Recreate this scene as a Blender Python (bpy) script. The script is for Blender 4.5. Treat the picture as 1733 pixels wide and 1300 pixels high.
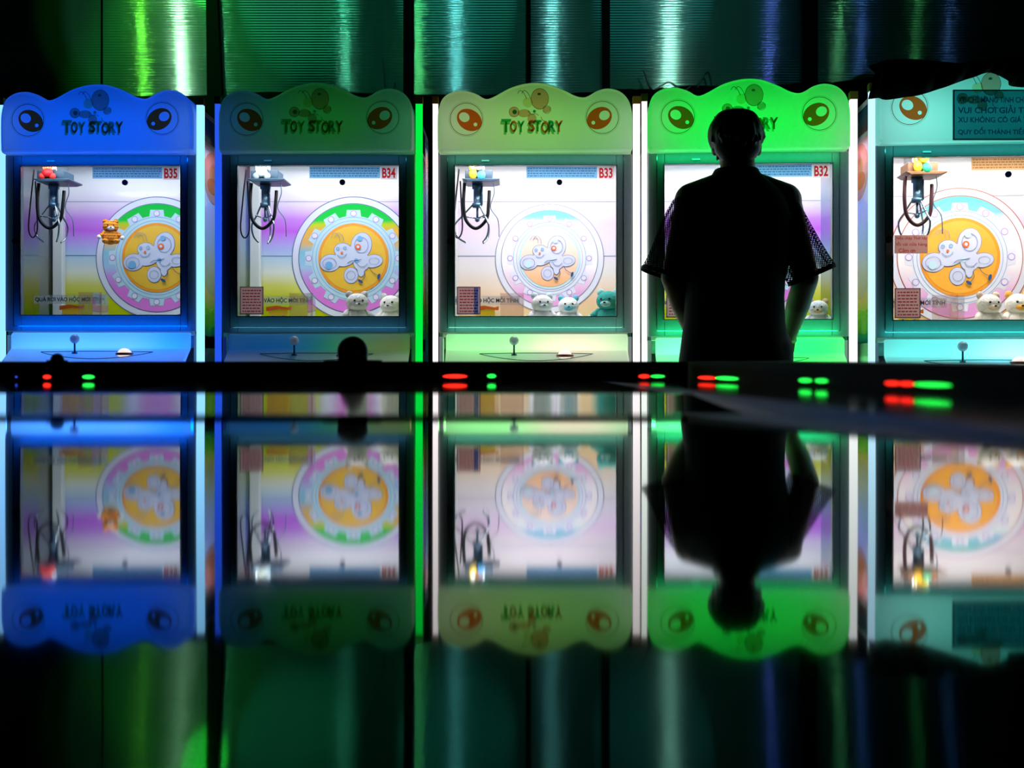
import bpy, bmesh, math, random
from mathutils import Vector, Matrix
random.seed(7)
for o in list(bpy.data.objects): bpy.data.objects.remove(o, do_unlink=True)
S = bpy.context.scene
C = S.collection
F = 2120.0          # focal length in pixels of a 1733-wide frame
HZ = 625.0          # horizon row
CX = 866.5
ZC = 0.80           # lens height

# ---------------------------------------------------------------- camera
cd = bpy.data.cameras.new('camera'); cam = bpy.data.objects.new('camera', cd); C.objects.link(cam)
cam.location = (0, 0, ZC); cam.rotation_euler = (math.pi/2, 0, 0)
cd.sensor_width = 36.0; cd.lens = 36.0*F/1733.0
cd.shift_y = -25.0/1733.0
cd.clip_start = 0.004; cd.clip_end = 60
cd.dof.use_dof = True; cd.dof.focus_distance = 5.1; cd.dof.aperture_fstop = 12.0
S.camera = cam
# ---------------------------------------------------------------- world, exposure
w = bpy.data.worlds.new('world'); S.world = w; w.use_nodes = True
w.node_tree.nodes['Background'].inputs[0].default_value = (0.02, 0.06, 0.07, 1)
w.node_tree.nodes['Background'].inputs[1].default_value = 0.02
S.view_settings.view_transform = 'Standard'; S.view_settings.look = 'None'
S.view_settings.exposure = 0.0; S.view_settings.gamma = 1.0; S.view_settings.use_curve_mapping = False

def lin(h):
    h = h.lstrip('#'); c = [int(h[i:i+2], 16)/255 for i in (0, 2, 4)]
    return tuple((x/12.92 if x <= .04045 else ((x+.055)/1.055)**2.4) for x in c)

def lamp(name, kind, loc, color, power, size=0.1, size_y=None, aim=None, rot=None, spot=None, parent=None, spread=None, blend=0.6, radius=None):
    d = bpy.data.lights.new(name, kind); d.color = color; d.energy = power
    if kind == 'AREA':
        d.shape = 'RECTANGLE'; d.size = size; d.size_y = size_y or size
        if spread: d.spread = math.radians(spread)
    else:
        d.shadow_soft_size = radius if radius is not None else size
    if kind == 'SPOT': d.spot_size = math.radians(spot or 60); d.spot_blend = blend
    o = bpy.data.objects.new(name, d); C.objects.link(o); o.location = loc
    if aim is not None:
        o.rotation_euler = (Vector(aim)-Vector(loc)).to_track_quat('-Z', 'Y').to_euler()
    if rot is not None: o.rotation_euler = rot
    if parent: o.parent = parent
    return o

# coloured party lamps of the hall, hung above and behind the game table; the ribbed wall mirrors them as upright streaks
YW = 5.95
def wallx(px): return (px-CX)/F*YW
def streak(px, yl, zl, color, power, r):
    xw = wallx(px); xl = xw*(1+(YW-yl)/YW)
    lamp('hall_lamp', 'SPOT', (xl, yl, zl), color, power*4, radius=r*.5, spot=17, aim=(xw, YW, 2.5), blend=.3)
G = (0.05, 1.0, 0.18); T = (0.10, 0.85, 0.75)
for a in [(310, 2.0, 3.0, (0.42, 1.0, 0.55), 50, .06), (245, 2.4, 2.9, (0.15, 1.0, 0.05), 16, .035),
          (375, 2.2, 2.9, (0.10, 1, 0.35), 12, .05), (587, 2.2, 2.8, (0.1, .9, .5), 8, .035),
          (708, 2.0, 2.8, (0.1, 1, .25), 11, .06), (773, 2.0, 2.8, (0.15, .9, .85), 14, .05),
          (933, 2.0, 2.8, (0.2, .95, .9), 17, .06), (1130, 1.9, 2.7, (0.35, 1.0, 0.75), 34, .10),
          (1300, 2.6, 2.9, (0.1, .2, 1), 4, .05), (1415, 2.6, 2.9, (0.15, .9, .3), 3.0, .05),
          (1452, 2.6, 2.9, (0.1, .3, 1), 2.0, .04), (1600, 2.6, 2.9, (0.1, .3, .8), 1.2, .04), (1545, 2.6, 2.9, (0.1, .8, .2), 1.2, .04)]:
    streak(*a)
# green floodlights washing the ribbed wall from above
lamp('wall_flood', 'SPOT', (wallx(285), 5.45, 3.2), (0.02, 1.0, 0.05), 85, spot=48, aim=(wallx(300), YW, 2.2), radius=.12, blend=.25)
lamp('wall_flood', 'SPOT', (wallx(450), 5.3, 3.2), (0.02, 1.0, 0.40), 21, spot=62, aim=(wallx(450), YW, 2.2), radius=.35)
lamp('wall_flood', 'SPOT', (wallx(760), 5.3, 3.2), (0.02, 0.9, 0.62), 12, spot=75, aim=(wallx(760), YW, 2.2), radius=.35)
lamp('wall_flood', 'SPOT', (wallx(1140), 5.3, 3.2), (0.02, 0.85, 0.8), 8, spot=70, aim=(wallx(1140), YW, 2.2), radius=.35)

# ---------------------------------------------------------------- materials
def newmat(name):
    m = bpy.data.materials.new(name); m.use_nodes = True
    nt = m.node_tree; nt.nodes.clear()
    out = nt.nodes.new('ShaderNodeOutputMaterial')
    return m, nt, out
def pbr(name, col, rough=.5, metal=0.0, spec=.5, noise=0.0, nscale=40, bump=0.0, coat=0.0, sheen=0):
    if isinstance(col, str): col = lin(col)
    m, nt, out = newmat(name); b = nt.nodes.new('ShaderNodeBsdfPrincipled')
    nt.links.new(b.outputs[0], out.inputs[0])
    b.inputs['Base Color'].default_value = (*col, 1); b.inputs['Roughness'].default_value = rough
    b.inputs['Metallic'].default_value = metal; b.inputs['Specular IOR Level'].default_value = spec
    b.inputs['Coat Weight'].default_value = coat
    tc = nt.nodes.new('ShaderNodeTexCoord'); n = nt.nodes.new('ShaderNodeTexNoise')
    n.inputs['Scale'].default_value = nscale; nt.links.new(tc.outputs['Object'], n.inputs['Vector'])
    if noise:
        r = nt.nodes.new('ShaderNodeValToRGB')
        r.color_ramp.elements[0].color = (*[c*(1-noise) for c in col], 1); r.color_ramp.elements[1].color = (*[min(1, c*(1+noise)) for c in col], 1)
        nt.links.new(n.outputs['Fac'], r.inputs[0]); nt.links.new(r.outputs[0], b.inputs['Base Color'])
    if bump:
        bp = nt.nodes.new('ShaderNodeBump'); bp.inputs['Strength'].default_value = bump; bp.inputs['Distance'].default_value = .01
        nt.links.new(n.outputs['Fac'], bp.inputs['Height']); nt.links.new(bp.outputs[0], b.inputs['Normal'])
    return m
def emis(name, col, st):
    if isinstance(col, str): col = lin(col)
    m, nt, out = newmat(name); e = nt.nodes.new('ShaderNodeEmission')
    e.inputs[0].default_value = (*col, 1); e.inputs[1].default_value = st
    nt.links.new(e.outputs[0], out.inputs[0]); return m
def ink(name, col, opaque=.12):
    """printed transparent film: tints what glows behind it"""
    if isinstance(col, str): col = lin(col)
    m, nt, out = newmat(name); t = nt.nodes.new('ShaderNodeBsdfTransparent'); d = nt.nodes.new('ShaderNodeBsdfDiffuse'); x = nt.nodes.new('ShaderNodeMixShader')
    t.inputs[0].default_value = (*col, 1); d.inputs[0].default_value = (*col, 1); x.inputs[0].default_value = opaque
    nt.links.new(t.outputs[0], x.inputs[1]); nt.links.new(d.outputs[0], x.inputs[2]); nt.links.new(x.outputs[0], out.inputs[0]); return m
def clear(name, tint=(1, 1, 1), refl=.5, frost=0.0, fcol=(1, 1, 1)):
    """thin clear sheet with a gloss coat"""
    m, nt, out = newmat(name); t = nt.nodes.new('ShaderNodeBsdfTransparent'); t.inputs[0].default_value = (*tint, 1)
    g = nt.nodes.new('ShaderNodeBsdfGlossy'); g.inputs['Roughness'].default_value = .03
    f = nt.nodes.new('ShaderNodeLayerWeight'); f.inputs[0].default_value = .25
    mu = nt.nodes.new('ShaderNodeMath'); mu.operation = 'MULTIPLY_ADD'; mu.inputs[1].default_value = refl; mu.inputs[2].default_value = .04*refl; nt.links.new(f.outputs['Facing'], mu.inputs[0])
    x = nt.nodes.new('ShaderNodeMixShader'); nt.links.new(mu.outputs[0], x.inputs[0]); nt.links.new(g.outputs[0], x.inputs[2])
    if frost:
        d = nt.nodes.new('ShaderNodeBsdfDiffuse'); d.inputs[0].default_value = (*fcol, 1)
        y = nt.nodes.new('ShaderNodeMixShader'); y.inputs[0].default_value = frost
        nt.links.new(t.outputs[0], y.inputs[1]); nt.links.new(d.outputs[0], y.inputs[2]); nt.links.new(y.outputs[0], x.inputs[1])
    else: nt.links.new(t.outputs[0], x.inputs[1])
    nt.links.new(x.outputs[0], out.inputs[0]); return m
def shell(name, col=(.9, .9, .9), tr=.75, gl=.06):
    """vacuum-formed translucent plastic, lit by the lamps behind it"""
    m, nt, out = newmat(name); t = nt.nodes.new('ShaderNodeBsdfTranslucent'); d = nt.nodes.new('ShaderNodeBsdfDiffuse'); g = nt.nodes.new('ShaderNodeBsdfGlossy')
    t.inputs[0].default_value = (*col, 1); d.inputs[0].default_value = (*col, 1); g.inputs['Roughness'].default_value = .12
    x = nt.nodes.new('ShaderNodeMixShader'); x.inputs[0].default_value = tr; nt.links.new(d.outputs[0], x.inputs[1]); nt.links.new(t.outputs[0], x.inputs[2])
    y = nt.nodes.new('ShaderNodeMixShader'); y.inputs[0].default_value = gl; nt.links.new(x.outputs[0], y.inputs[1]); nt.links.new(g.outputs[0], y.inputs[2])
    nt.links.new(y.outputs[0], out.inputs[0]); return m
def ramp_print(name, stops, rough=.5, trans=0.0, gloss=0.0):
    """print whose colours change with height: stops = [(z, hex)]"""
    m, nt, out = newmat(name); tc = nt.nodes.new('ShaderNodeTexCoord'); sx = nt.nodes.new('ShaderNodeSeparateXYZ'); nt.links.new(tc.outputs['Object'], sx.inputs[0])
    n = nt.nodes.new('ShaderNodeTexNoise'); n.inputs['Scale'].default_value = 3.0; nt.links.new(tc.outputs['Object'], n.inputs['Vector'])
    z0, z1 = stops[0][0], stops[-1][0]
    ma = nt.nodes.new('ShaderNodeMath'); ma.operation = 'MULTIPLY_ADD'; ma.inputs[1].default_value = .05; nt.links.new(n.outputs['Fac'], ma.inputs[0]); nt.links.new(sx.outputs[2], ma.inputs[2])
    mr = nt.nodes.new('ShaderNodeMapRange'); mr.inputs[1].default_value = z0+.025; mr.inputs[2].default_value = z1+.025; nt.links.new(ma.outputs[0], mr.inputs[0])
    r = nt.nodes.new('ShaderNodeValToRGB'); e = r.color_ramp.elements
    while len(e) < len(stops): e.new(.5)
    for k, (z, h) in enumerate(stops):
        e[k].position = (z-z0)/(z1-z0)
    for k, (z, h) in enumerate(stops): e[k].color = (*lin(h), 1)
    nt.links.new(mr.outputs[0], r.inputs[0])
    b = nt.nodes.new('ShaderNodeBsdfDiffuse'); nt.links.new(r.outputs[0], b.inputs[0]); sh = b
    if trans:
        t = nt.nodes.new('ShaderNodeBsdfTranslucent'); nt.links.new(r.outputs[0], t.inputs[0]); x = nt.nodes.new('ShaderNodeMixShader'); x.inputs[0].default_value = trans
        nt.links.new(b.outputs[0], x.inputs[1]); nt.links.new(t.outputs[0], x.inputs[2]); sh = x
    g = nt.nodes.new('ShaderNodeBsdfGlossy'); g.inputs['Roughness'].default_value = .06
    f = nt.nodes.new('ShaderNodeLayerWeight'); f.inputs[0].default_value = .12+gloss
    y = nt.nodes.new('ShaderNodeMixShader'); nt.links.new(f.outputs['Facing'], y.inputs[0]); nt.links.new(sh.outputs[0], y.inputs[1]); nt.links.new(g.outputs[0], y.inputs[2])
    nt.links.new(y.outputs[0], out.inputs[0]); return m

M = {}
M['frame'] = pbr('satin_grey_steel', '#7a8286', .42, .15, noise=.1)
M['bead'] = pbr('polished_edge', '#9aa4a6', .2, .9)
M['body'] = pbr('cabinet_paint', '#8d979a', .5)
M['dark'] = pbr('black_plastic', '#0b0c0d', .35)
M['rubber'] = pbr('black_cable', '#06090c', .4)
M['chrome'] = pbr('claw_chrome', '#a8b4bc', .18, .9)
M['steel'] = pbr('claw_motor_steel', '#5d7f96', .3, .5)
M['bluegrey'] = pbr('carriage_paint', '#27465c', .4)
M['brown'] = pbr('carriage_paint_brown', '#7c5638', .45)
M['maroon'] = pbr('maroon_hose', '#4a1c22', .45)
M['white'] = pbr('white_metal', '#d9dcda', .45)
M['cap'] = pbr('amber_cap', '#b8761a', .4)
M['red'] = pbr('red_print', '#c01018', .6)
for k_, nm_, h_ in [('plate', 'number_plate', '#d8d0cc'), ('strip', 'blue_strip_sign', '#78b0d8'), ('striptan', 'tan_strip_sign', '#e0b080'), ('note_p', 'notice_paper', '#c89ca0')]: M[k_] = shell(nm_, lin(h_), .8, .02)
for k_, nm_, c_ in [('redink', 'red_ink', (.80, .02, .04)), ('stript', 'strip_text', (.35, .45, .55)), ('striptt', 'tan_strip_text', (.6, .45, .35)), ('note_b', 'notice_border', (.25, .2, .3)), ('note_blue', 'notice_blue_edge', (.15, .35, .95)), ('note_t', 'notice_text', (.6, .1, .15))]: M[k_] = ink(nm_, c_, .05)
M['ink_o'] = ink('orange_ink', (0.95, .13, .02), .10)
M['ink_l'] = ink('line_ink', (.25, .08, .04), .10)
M['ink_g'] = ink('green_ink', (.02, .42, .14), .10)
M['ink_t'] = ink('teal_ink', (.02, .32, .26), .10)
M['ink_p'] = ink('pink_ink', (.95, .48, .36), .08)
M['ink_s'] = ink('shadow_ink', (.25, .55, .22), .08)
M['shell'] = shell('frosted_plastic')
M['glass'] = clear('window_glass', (.97, .99, 1), .35)
M['acrylic'] = clear('clear_acrylic', (.96, .98, 1), .5)
M['frost'] = clear('frosted_strip', (.97, .98, 1), .2, .25, lin('#e8f0f6'))
M['pink'] = clear('pink_film', (.98, .90, .88), .15, .15, lin('#f4dcd4'))
M['text'] = pbr('navy_lettering', '#123a58', .6)
M['textb'] = pbr('brown_lettering', '#4a3428', .6)
M['yellow'] = pbr('yellow_print', '#f0c418', .6)
M['orange'] = pbr('orange_print', '#e8641a', .6)
M['black'] = pbr('black_print', '#0a0a0a', .6)
M['line'] = pbr('ring_outline', '#5a6a98', .6)
M['line_r'] = pbr('ring_outline_rust', '#b05a48', .6)
M['ringw'] = pbr('ring_white', '#dcdcee', .5)
M['gear'] = pbr('gear_blue', '#b9d6e6', .5)
M['gearline'] = pbr('gear_line', '#6fa6c6', .5)
M['disc'] = pbr('disc_yellow', '#e8b430', .5, noise=.06)
M['disco'] = pbr('disc_orange', '#ec9420', .5)
M['holep'] = pbr('hole_purple', '#b890d8', .5)
M['wing'] = pbr('wing_white', '#c6cae2', .5)
M['wingl'] = pbr('wing_line', '#7080b0', .5)
M['blue'] = pbr('blue_spot', '#6aa8d8', .5)
M['navy'] = pbr('navy_foot', '#1c4a80', .5)
M['back'] = ramp_print('rainbow_back_print', [(1.0, '#a8b400'), (1.10, '#c8cc18'), (1.165, '#dcd86a'), (1.23, '#e4e6dc'), (1.30, '#b8d4ea'), (1.345, '#b4b4ee'), (1.42, '#c868e6'), (1.47, '#cc88ea'), (1.53, '#e8d4ee'), (1.60, '#f0eaf0'), (1.72, '#f0f0f2')])
M['band'] = ramp_print('gear_band_print', [(1.0, '#e07cd8'), (1.14, '#e07cd8'), (1.21, '#cc98e4'), (1.25, '#a8c8e8'), (1.32, '#88c4dc'), (1.36, '#e0b070'), (1.42, '#e8b048'), (1.445, '#b8cc30'), (1.46, '#2cc44c'), (1.60, '#10b848')])
M['back_oe'] = ramp_print('overexposed_back_print', [(1.0, '#dcc890'), (1.10, '#e6c0a0'), (1.165, '#ead4c4'), (1.24, '#e2dcdc'), (1.36, '#dcd4e4'), (1.45, '#e2c8e6'), (1.5, '#e4d8e4'), (1.72, '#e8e6e8')])  # overexposure painted in: paler back, band, disc and outline of the same print
M['band_oe'] = ramp_print('overexposed_band_print', [(1.0, '#dc90d8'), (1.13, '#e0a8dc'), (1.19, '#e8cce4'), (1.26, '#ece8ee'), (1.40, '#f0e6e6'), (1.45, '#d8e4e8'), (1.475, '#80bce0'), (1.60, '#50c890')])
M['disc_oe'] = ramp_print('overexposed_disc', [(1.13, '#e89c60'), (1.20, '#ecb488'), (1.27, '#ecc8b4'), (1.45, '#ecd8d0')])
M['disc_t'] = pbr('disc_amber', '#f0a834', .5, noise=.05)
M['line_oe'] = pbr('overexposed_outline', '#8a98a8', .6)
M['side'] = ramp_print('side_print', [(.30, '#1c8a94'), (.93, '#2aa0a0'), (.97, '#28b440'), (1.04, '#58c030'), (1.10, '#b8b860'), (1.22, '#c8d0b0'), (1.33, '#a8c4e0'), (1.46, '#a8a8e8'), (1.56, '#a0c8e4'), (1.66, '#d8b8d0'), (1.74, '#d89888'), (1.80, '#70a8c0'), (1.86, '#3088a8')], trans=.85, gloss=.1)
M['felt'] = pbr('playfield', '#cfd6c0', .8)
M['ply'] = pbr('dark_base', '#101418', .5)

# ---------------------------------------------------------------- mesh builder
class MB:
    def __init__(s): s.v = []; s.f = []; s.m = []
    def add(s, vs, fs, m=0):
        b = len(s.v); s.v += [tuple(p) for p in vs]
        for f in fs: s.f.append([b+i for i in f]); s.m.append(m)
        return s
    def box(s, x0, x1, y0, y1, z0, z1, m=0):
        v = [(x, y, z) for x in (x0, x1) for y in (y0, y1) for z in (z0, z1)]
        return s.add(v, [(0, 1, 3, 2), (4, 6, 7, 5), (0, 4, 5, 1), (2, 3, 7, 6), (0, 2, 6, 4), (1, 5, 7, 3)], m)
    def flat(s, pts, y, m=0):       # polygon in the x-z plane
        return s.add([(p[0], y, p[1]) for p in pts], [list(range(len(pts)))], m)
    def prism(s, pts, y0, y1, m=0, back=True):
        n = len(pts); v = [(p[0], y0, p[1]) for p in pts]+[(p[0], y1, p[1]) for p in pts]
        f = [list(range(n))]+[[i, (i+1) % n, n+(i+1) % n, n+i] for i in range(n)]
        if back: f.append(list(range(2*n-1, n-1, -1)))
        return s.add(v, f, m)
    def disc(s, cx, cz, r, y, m=0, n=40, rz=None, ang=0, th=0):
        rz = rz or r; ca, sa = math.cos(ang), math.sin(ang)
        p = []
        for k in range(n):
            a = 2*math.pi*k/n; u, w_ = r*math.cos(a), rz*math.sin(a); p.append((cx+u*ca-w_*sa, cz+u*sa+w_*ca))
        return s.prism(p, y, y+th, m) if th else s.flat(p, y, m)
    def ring(s, cx, cz, r0, r1, y, m=0, n=64, rz=1.0):
        v = []; f = []
        for k in range(n):
            a = 2*math.pi*k/n
            v += [(cx+r0*math.cos(a), y, cz+rz*r0*math.sin(a)), (cx+r1*math.cos(a), y, cz+rz*r1*math.sin(a))]
        for k in range(n): j = (k+1) % n; f.append((2*k, 2*k+1, 2*j+1, 2*j))
        return s.add(v, f, m)
    def ball(s, c, r, m=0, nu=20, nv=12, sc=(1, 1, 1), rot=None, z0=-1.0):
        v = []; f = []
        for j in range(nv+1):
            t = math.pi*j/nv
            for i in range(nu):
                a = 2*math.pi*i/nu; p = Vector((r*sc[0]*math.sin(t)*math.cos(a), r*sc[1]*math.sin(t)*math.sin(a), r*sc[2]*max(z0, math.cos(t))))
                if rot: p = rot @ p
                v.append(tuple(Vector(c)+p))
        for j in range(nv):
            for i in range(nu): k = (i+1) % nu; f.append((j*nu+i, (j+1)*nu+i, (j+1)*nu+k, j*nu+k))
        return s.add(v, f, m)
    def tube(s, path, r, m=0, n=10, caps=True):
        P = [Vector(p) for p in path]; R = r if isinstance(r, (list, tuple)) else [r]*len(P)
        v = []; f = []; t0 = (P[1]-P[0]).normalized(); up = Vector((0, 0, 1)) if abs(t0.z) < .9 else Vector((1, 0, 0))
        nrm = t0.cross(up).normalized()
        for i, p in enumerate(P):
            t = (P[min(i+1, len(P)-1)]-P[max(i-1, 0)]).normalized()
            nrm = (nrm-t*nrm.dot(t)).normalized(); b = t.cross(nrm)
            for k in range(n): a = 2*math.pi*k/n; v.append(tuple(p+(nrm*math.cos(a)+b*math.sin(a))*R[i]))
        for i in range(len(P)-1):
            for k in range(n): j = (k+1) % n; f.append((i*n+k, i*n+j, (i+1)*n+j, (i+1)*n+k))
        if caps: f.append(list(range(n-1, -1, -1))); f.append([(len(P)-1)*n+k for k in range(n)])
        return s.add(v, f, m)
    def capsule(s, a, b, ra, rb, m=0):
        a, b = Vector(a), Vector(b); s.tube([a, b], [ra, rb], m, 16); s.ball(a, ra, m, 16, 10); return s.ball(b, rb, m, 16, 10)
    def build(s, name, mats, parent=None, smooth=False, bevel=0, label=None):
        me = bpy.data.meshes.new(name); me.from_pydata(s.v, [], s.f)
        mats = mats if isinstance(mats, (list, tuple)) else [mats]
        for x in mats: me.materials.append(x)
        for p, k in zip(me.polygons, s.m): p.material_index = k
        me.update()
        bm = bmesh.new(); bm.from_mesh(me); bmesh.ops.recalc_face_normals(bm, faces=bm.faces)
        bm.to_mesh(me); bm.free()
        if smooth:
            for p in me.polygons: p.use_smooth = True
        o = bpy.data.objects.new(name, me); C.objects.link(o)
        if parent: o.parent = parent
        if bevel:
            b = o.modifiers.new('bevel', 'BEVEL'); b.width = bevel; b.segments = 3; b.limit_method = 'ANGLE'
        if label: o['label'] = label
        return o
def spline(pts, n=6, closed=False):
    out = []; P = [Vector(p) for p in pts]; N = len(P)
    rng = range(N) if closed else range(N-1)
    for i in rng:
        if closed: a, b, c, d = P[(i-1) % N], P[i], P[(i+1) % N], P[(i+2) % N]
        else: a, b, c, d = P[max(i-1, 0)], P[i], P[i+1], P[min(i+2, N-1)]
        for k in range(n):
            t = k/n; out.append(.5*((2*b)+(-a+c)*t+(2*a-5*b+4*c-d)*t*t+(-a+3*b-3*c+d)*t**3))
    if not closed: out.append(P[-1])
    return out
def empty(name, loc=(0, 0, 0), rz=0, label=None, cat=None, group=None, kind=None):
    o = bpy.data.objects.new(name, None); C.objects.link(o); o.location = loc; o.rotation_euler = (0, 0, rz)
    o.empty_display_size = .1
    return tag(o, label, cat, group, kind)
def tag(o, label=None, cat=None, group=None, kind=None):
    if label: o['label'] = label
    if cat: o['category'] = cat
    if group: o['group'] = group
    if kind: o['kind'] = kind
    return o
_tc = {}
def glyphs(s, bold=.0):
    """outline mesh of a string, normalised to a unit box: verts (x,z), faces, aspect"""
    k = (s, bold)
    if k in _tc: return _tc[k]
    plain = s.translate(str.maketrans('ƠỚỜỢơớờợĐ', 'OÓÒỌoóòọD'))
    def raw(body):
        cu = bpy.data.curves.new('t', 'FONT'); cu.body = body; cu.offset = bold; cu.resolution_u = 3
        ob = bpy.data.objects.new('t', cu); C.objects.link(ob)
        bpy.context.view_layer.update(); dg = bpy.context.evaluated_depsgraph_get()
        me = bpy.data.meshes.new_from_object(ob.evaluated_get(dg))
        vs = [(v.co.x, v.co.y) for v in me.vertices]; fs = [list(p.vertices) for p in me.polygons]
        bpy.data.objects.remove(ob); bpy.data.curves.remove(cu); bpy.data.meshes.remove(me); return vs, fs
    vs, fs = raw(plain)
    for i_, ch in enumerate(s):          # the horn of the horned o, drawn as a small tick
        if ch == 'Đ':                    # the bar of the barred d
            xl_ = max(v[0] for v in raw(plain[:i_])[0])+.26 if i_ else 0; n_ = len(vs); vs += [(xl_-.1, .33), (xl_+.28, .33), (xl_+.28, .40), (xl_-.1, .40)]; fs.append([n_+q for q in range(4)])
        elif ch != plain[i_]:
            xr = max(v[0] for v in raw(plain[:i_+1])[0]); h_ = .72 if ch.isupper() else .53; n_ = len(vs)
            vs += [(xr-.12, h_-.13), (xr-.02, h_-.09), (xr+.0, h_+.06), (xr+.07, h_+.06), (xr+.06, h_-.12), (xr-.06, h_-.2)]; fs.append([n_+q for q in range(6)])
    x0 = min(v[0] for v in vs); x1 = max(v[0] for v in vs); y0 = min(v[1] for v in vs); y1 = max(v[1] for v in vs)
    _tc[k] = ([((a-x0)/(x1-x0), (b-y0)/(y1-y0)) for a, b in vs], fs, (x1-x0)/(y1-y0)); return _tc[k]
def put_text(mb, s, x0, x1, z0, z1, y, m=0, bold=.01, rot=0):
    vs, fs, _ = glyphs(s, bold); cx, cz = (x0+x1)/2, (z0+z1)/2; out = []
    for a, b in vs:
        u, w_ = (a-.5)*(x1-x0), (b-.5)*(z1-z0); out.append((cx+u*math.cos(rot)-w_*math.sin(rot), y, cz+u*math.sin(rot)+w_*math.cos(rot)))
    mb.add(out, fs, m)

# ---------------------------------------------------------------- the hall
fl = MB().box(-4.2, 4.2, -2.5, 6.2, -.1, 0).build('floor', pbr('dark_floor', '#15181a', .35, noise=.3, nscale=3)); tag(fl, kind='structure')
ce = MB().box(-4.2, 4.2, -2.5, 6.2, 3.3, 3.4).build('ceiling', pbr('dark_ceiling', '#060807', .9)); tag(ce, kind='structure')
wd = pbr('dark_wall', '#060908', .9)
tag(MB().box(-4.3, -4.2, -2.5, 6.2, 0, 3.3).build('wall_left', wd), kind='structure')
tag(MB().box(4.2, 4.3, -2.5, 6.2, 0, 3.3).build('wall_right', wd), kind='structure')
tag(MB().box(-4.2, 4.2, -2.6, -2.5, 0, 3.3).build('wall_rear', wd), kind='structure')
def wall_mat():
    m, nt, out = newmat('ribbed_polycarbonate')
    tc = nt.nodes.new('ShaderNodeTexCoord'); sx = nt.nodes.new('ShaderNodeSeparateXYZ'); nt.links.new(tc.outputs['Object'], sx.inputs[0])
    n = nt.nodes.new('ShaderNodeTexNoise'); n.inputs['Scale'].default_value = 2.2; n.inputs['Detail'].default_value = 4; nt.links.new(tc.outputs['Object'], n.inputs['Vector'])
    mp = nt.nodes.new('ShaderNodeMapping'); mp.inputs['Scale'].default_value = (6, 1, 1); nt.links.new(tc.outputs['Object'], mp.inputs[0]); nt.links.new(mp.outputs[0], n.inputs['Vector'])
    b = nt.nodes.new('ShaderNodeBsdfPrincipled'); b.inputs['Roughness'].default_value = .07
    b.inputs['Specular IOR Level'].default_value = 1.0
    r = nt.nodes.new('ShaderNodeValToRGB'); r.color_ramp.elements[0].color = (.014, .042, .036, 1); r.color_ramp.elements[1].color = (.026, .078, .066, 1)
    nt.links.new(n.outputs['Fac'], r.inputs[0]); nt.links.new(r.outputs[0], b.inputs['Base Color'])
    nt.links.new(b.outputs[0], out.inputs[0]); return m
pw = wall_mat()
ZB = ZC+(HZ-162)/F*YW
tag(MB().box(-4.2, 4.2, YW+.06, YW+.16, 0, 3.3).build('wall_back', wd), kind='structure')
edges = [(-4.15, wallx(170)), (wallx(174), wallx(354)), (wallx(372), wallx(684)), (wallx(700), wallx(890)), (wallx(898), wallx(1019)), (wallx(1031), wallx(1358)), (wallx(1380), 4.15)]
wp_l = ['unlit ribbed panel at the far left of the wall', 'vivid green ribbed wall panel above the blue-signed machine', 'wide ribbed wall panel above the dark-green sign', 'ribbed wall panel above left half of the pale-green sign', 'narrow ribbed wall panel between two close uprights above the pale-green sign', 'ribbed wall panel with white glare above the man', 'dark ribbed wall panel at the right, with blue and green flecks']
for (a, b), lb in zip(edges, wp_l):
    m = MB(); zz0 = ZB-.12; nr = int((3.25-zz0)/.0125); v = []; f = []
    for i in range(nr*8+1):
        z_ = zz0+i*.0125/8; y_ = YW-.0006*math.sin(2*math.pi*i/8); v += [(a, y_, z_), (b, y_, z_)]
    for i in range(nr*8): f.append((2*i, 2*i+1, 2*i+3, 2*i+2))
    m.add(v, f); m.box(a, b, YW+.004, YW+.012, zz0, 3.25)
    o = m.build('wall_panel', pw, smooth=True); tag(o, lb, 'wall panel', 'ribbed plastic wall panels')
bk = pbr('black_steel', '#030404', .9, spec=.05)
up_l = ['black upright post behind the gap between blue and dark-green signs', 'black upright post behind right end of the dark-green sign', 'thin black upright above the middle of the pale-green sign', 'black upright above the right end of the pale-green sign', 'wide black upright above the right end of the bright green sign']
for (a, b, sl), lb in zip([(352, 370, .03), (684, 700, 0), (890, 898, 0), (1019, 1031, 0), (1358, 1380, 0)], up_l):
    m = MB(); x0, x1 = wallx(a), wallx(b)
    m.prism([(x0+sl, 0), (x1+sl+sl*.5, 0), (x1+sl, ZB-.1), (x1-sl, 3.25), (x0-sl*.2, 3.25)] if sl else [(x0, 0), (x1, 0), (x1, 3.25), (x0, 3.25)], YW-.05, YW-.001)
    tag(m.build('wall_post', bk), lb, 'post', 'black wall posts')
tr = MB(); top = spline([(wallx(a), 0, ZC+(HZ-b)/F*(YW-.06)) for a, b in [(-500, 165), (300, 163), (440, 158), (620, 158), (690, 160), (800, 162), (1000, 158), (1030, 153), (1100, 152), (1150, 148), (1300, 144), (1400, 140), (1500, 132), (1600, 112), (1733, 100), (2400, 100)]], 8)
tr.prism([(p.x, p.z+random.uniform(-.003, .004)) for p in top]+[(top[-1].x, 1.9-.4), (top[0].x, 1.9-.4)], YW-.075, YW-.055)
tag(tr.build('wall_skirt', pbr('black_sheeting', '#030404', .9, spec=.05)), 'black sheeting along the foot of the ribbed wall panels, behind the claw machines', 'sheeting')
cb = MB()
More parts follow.
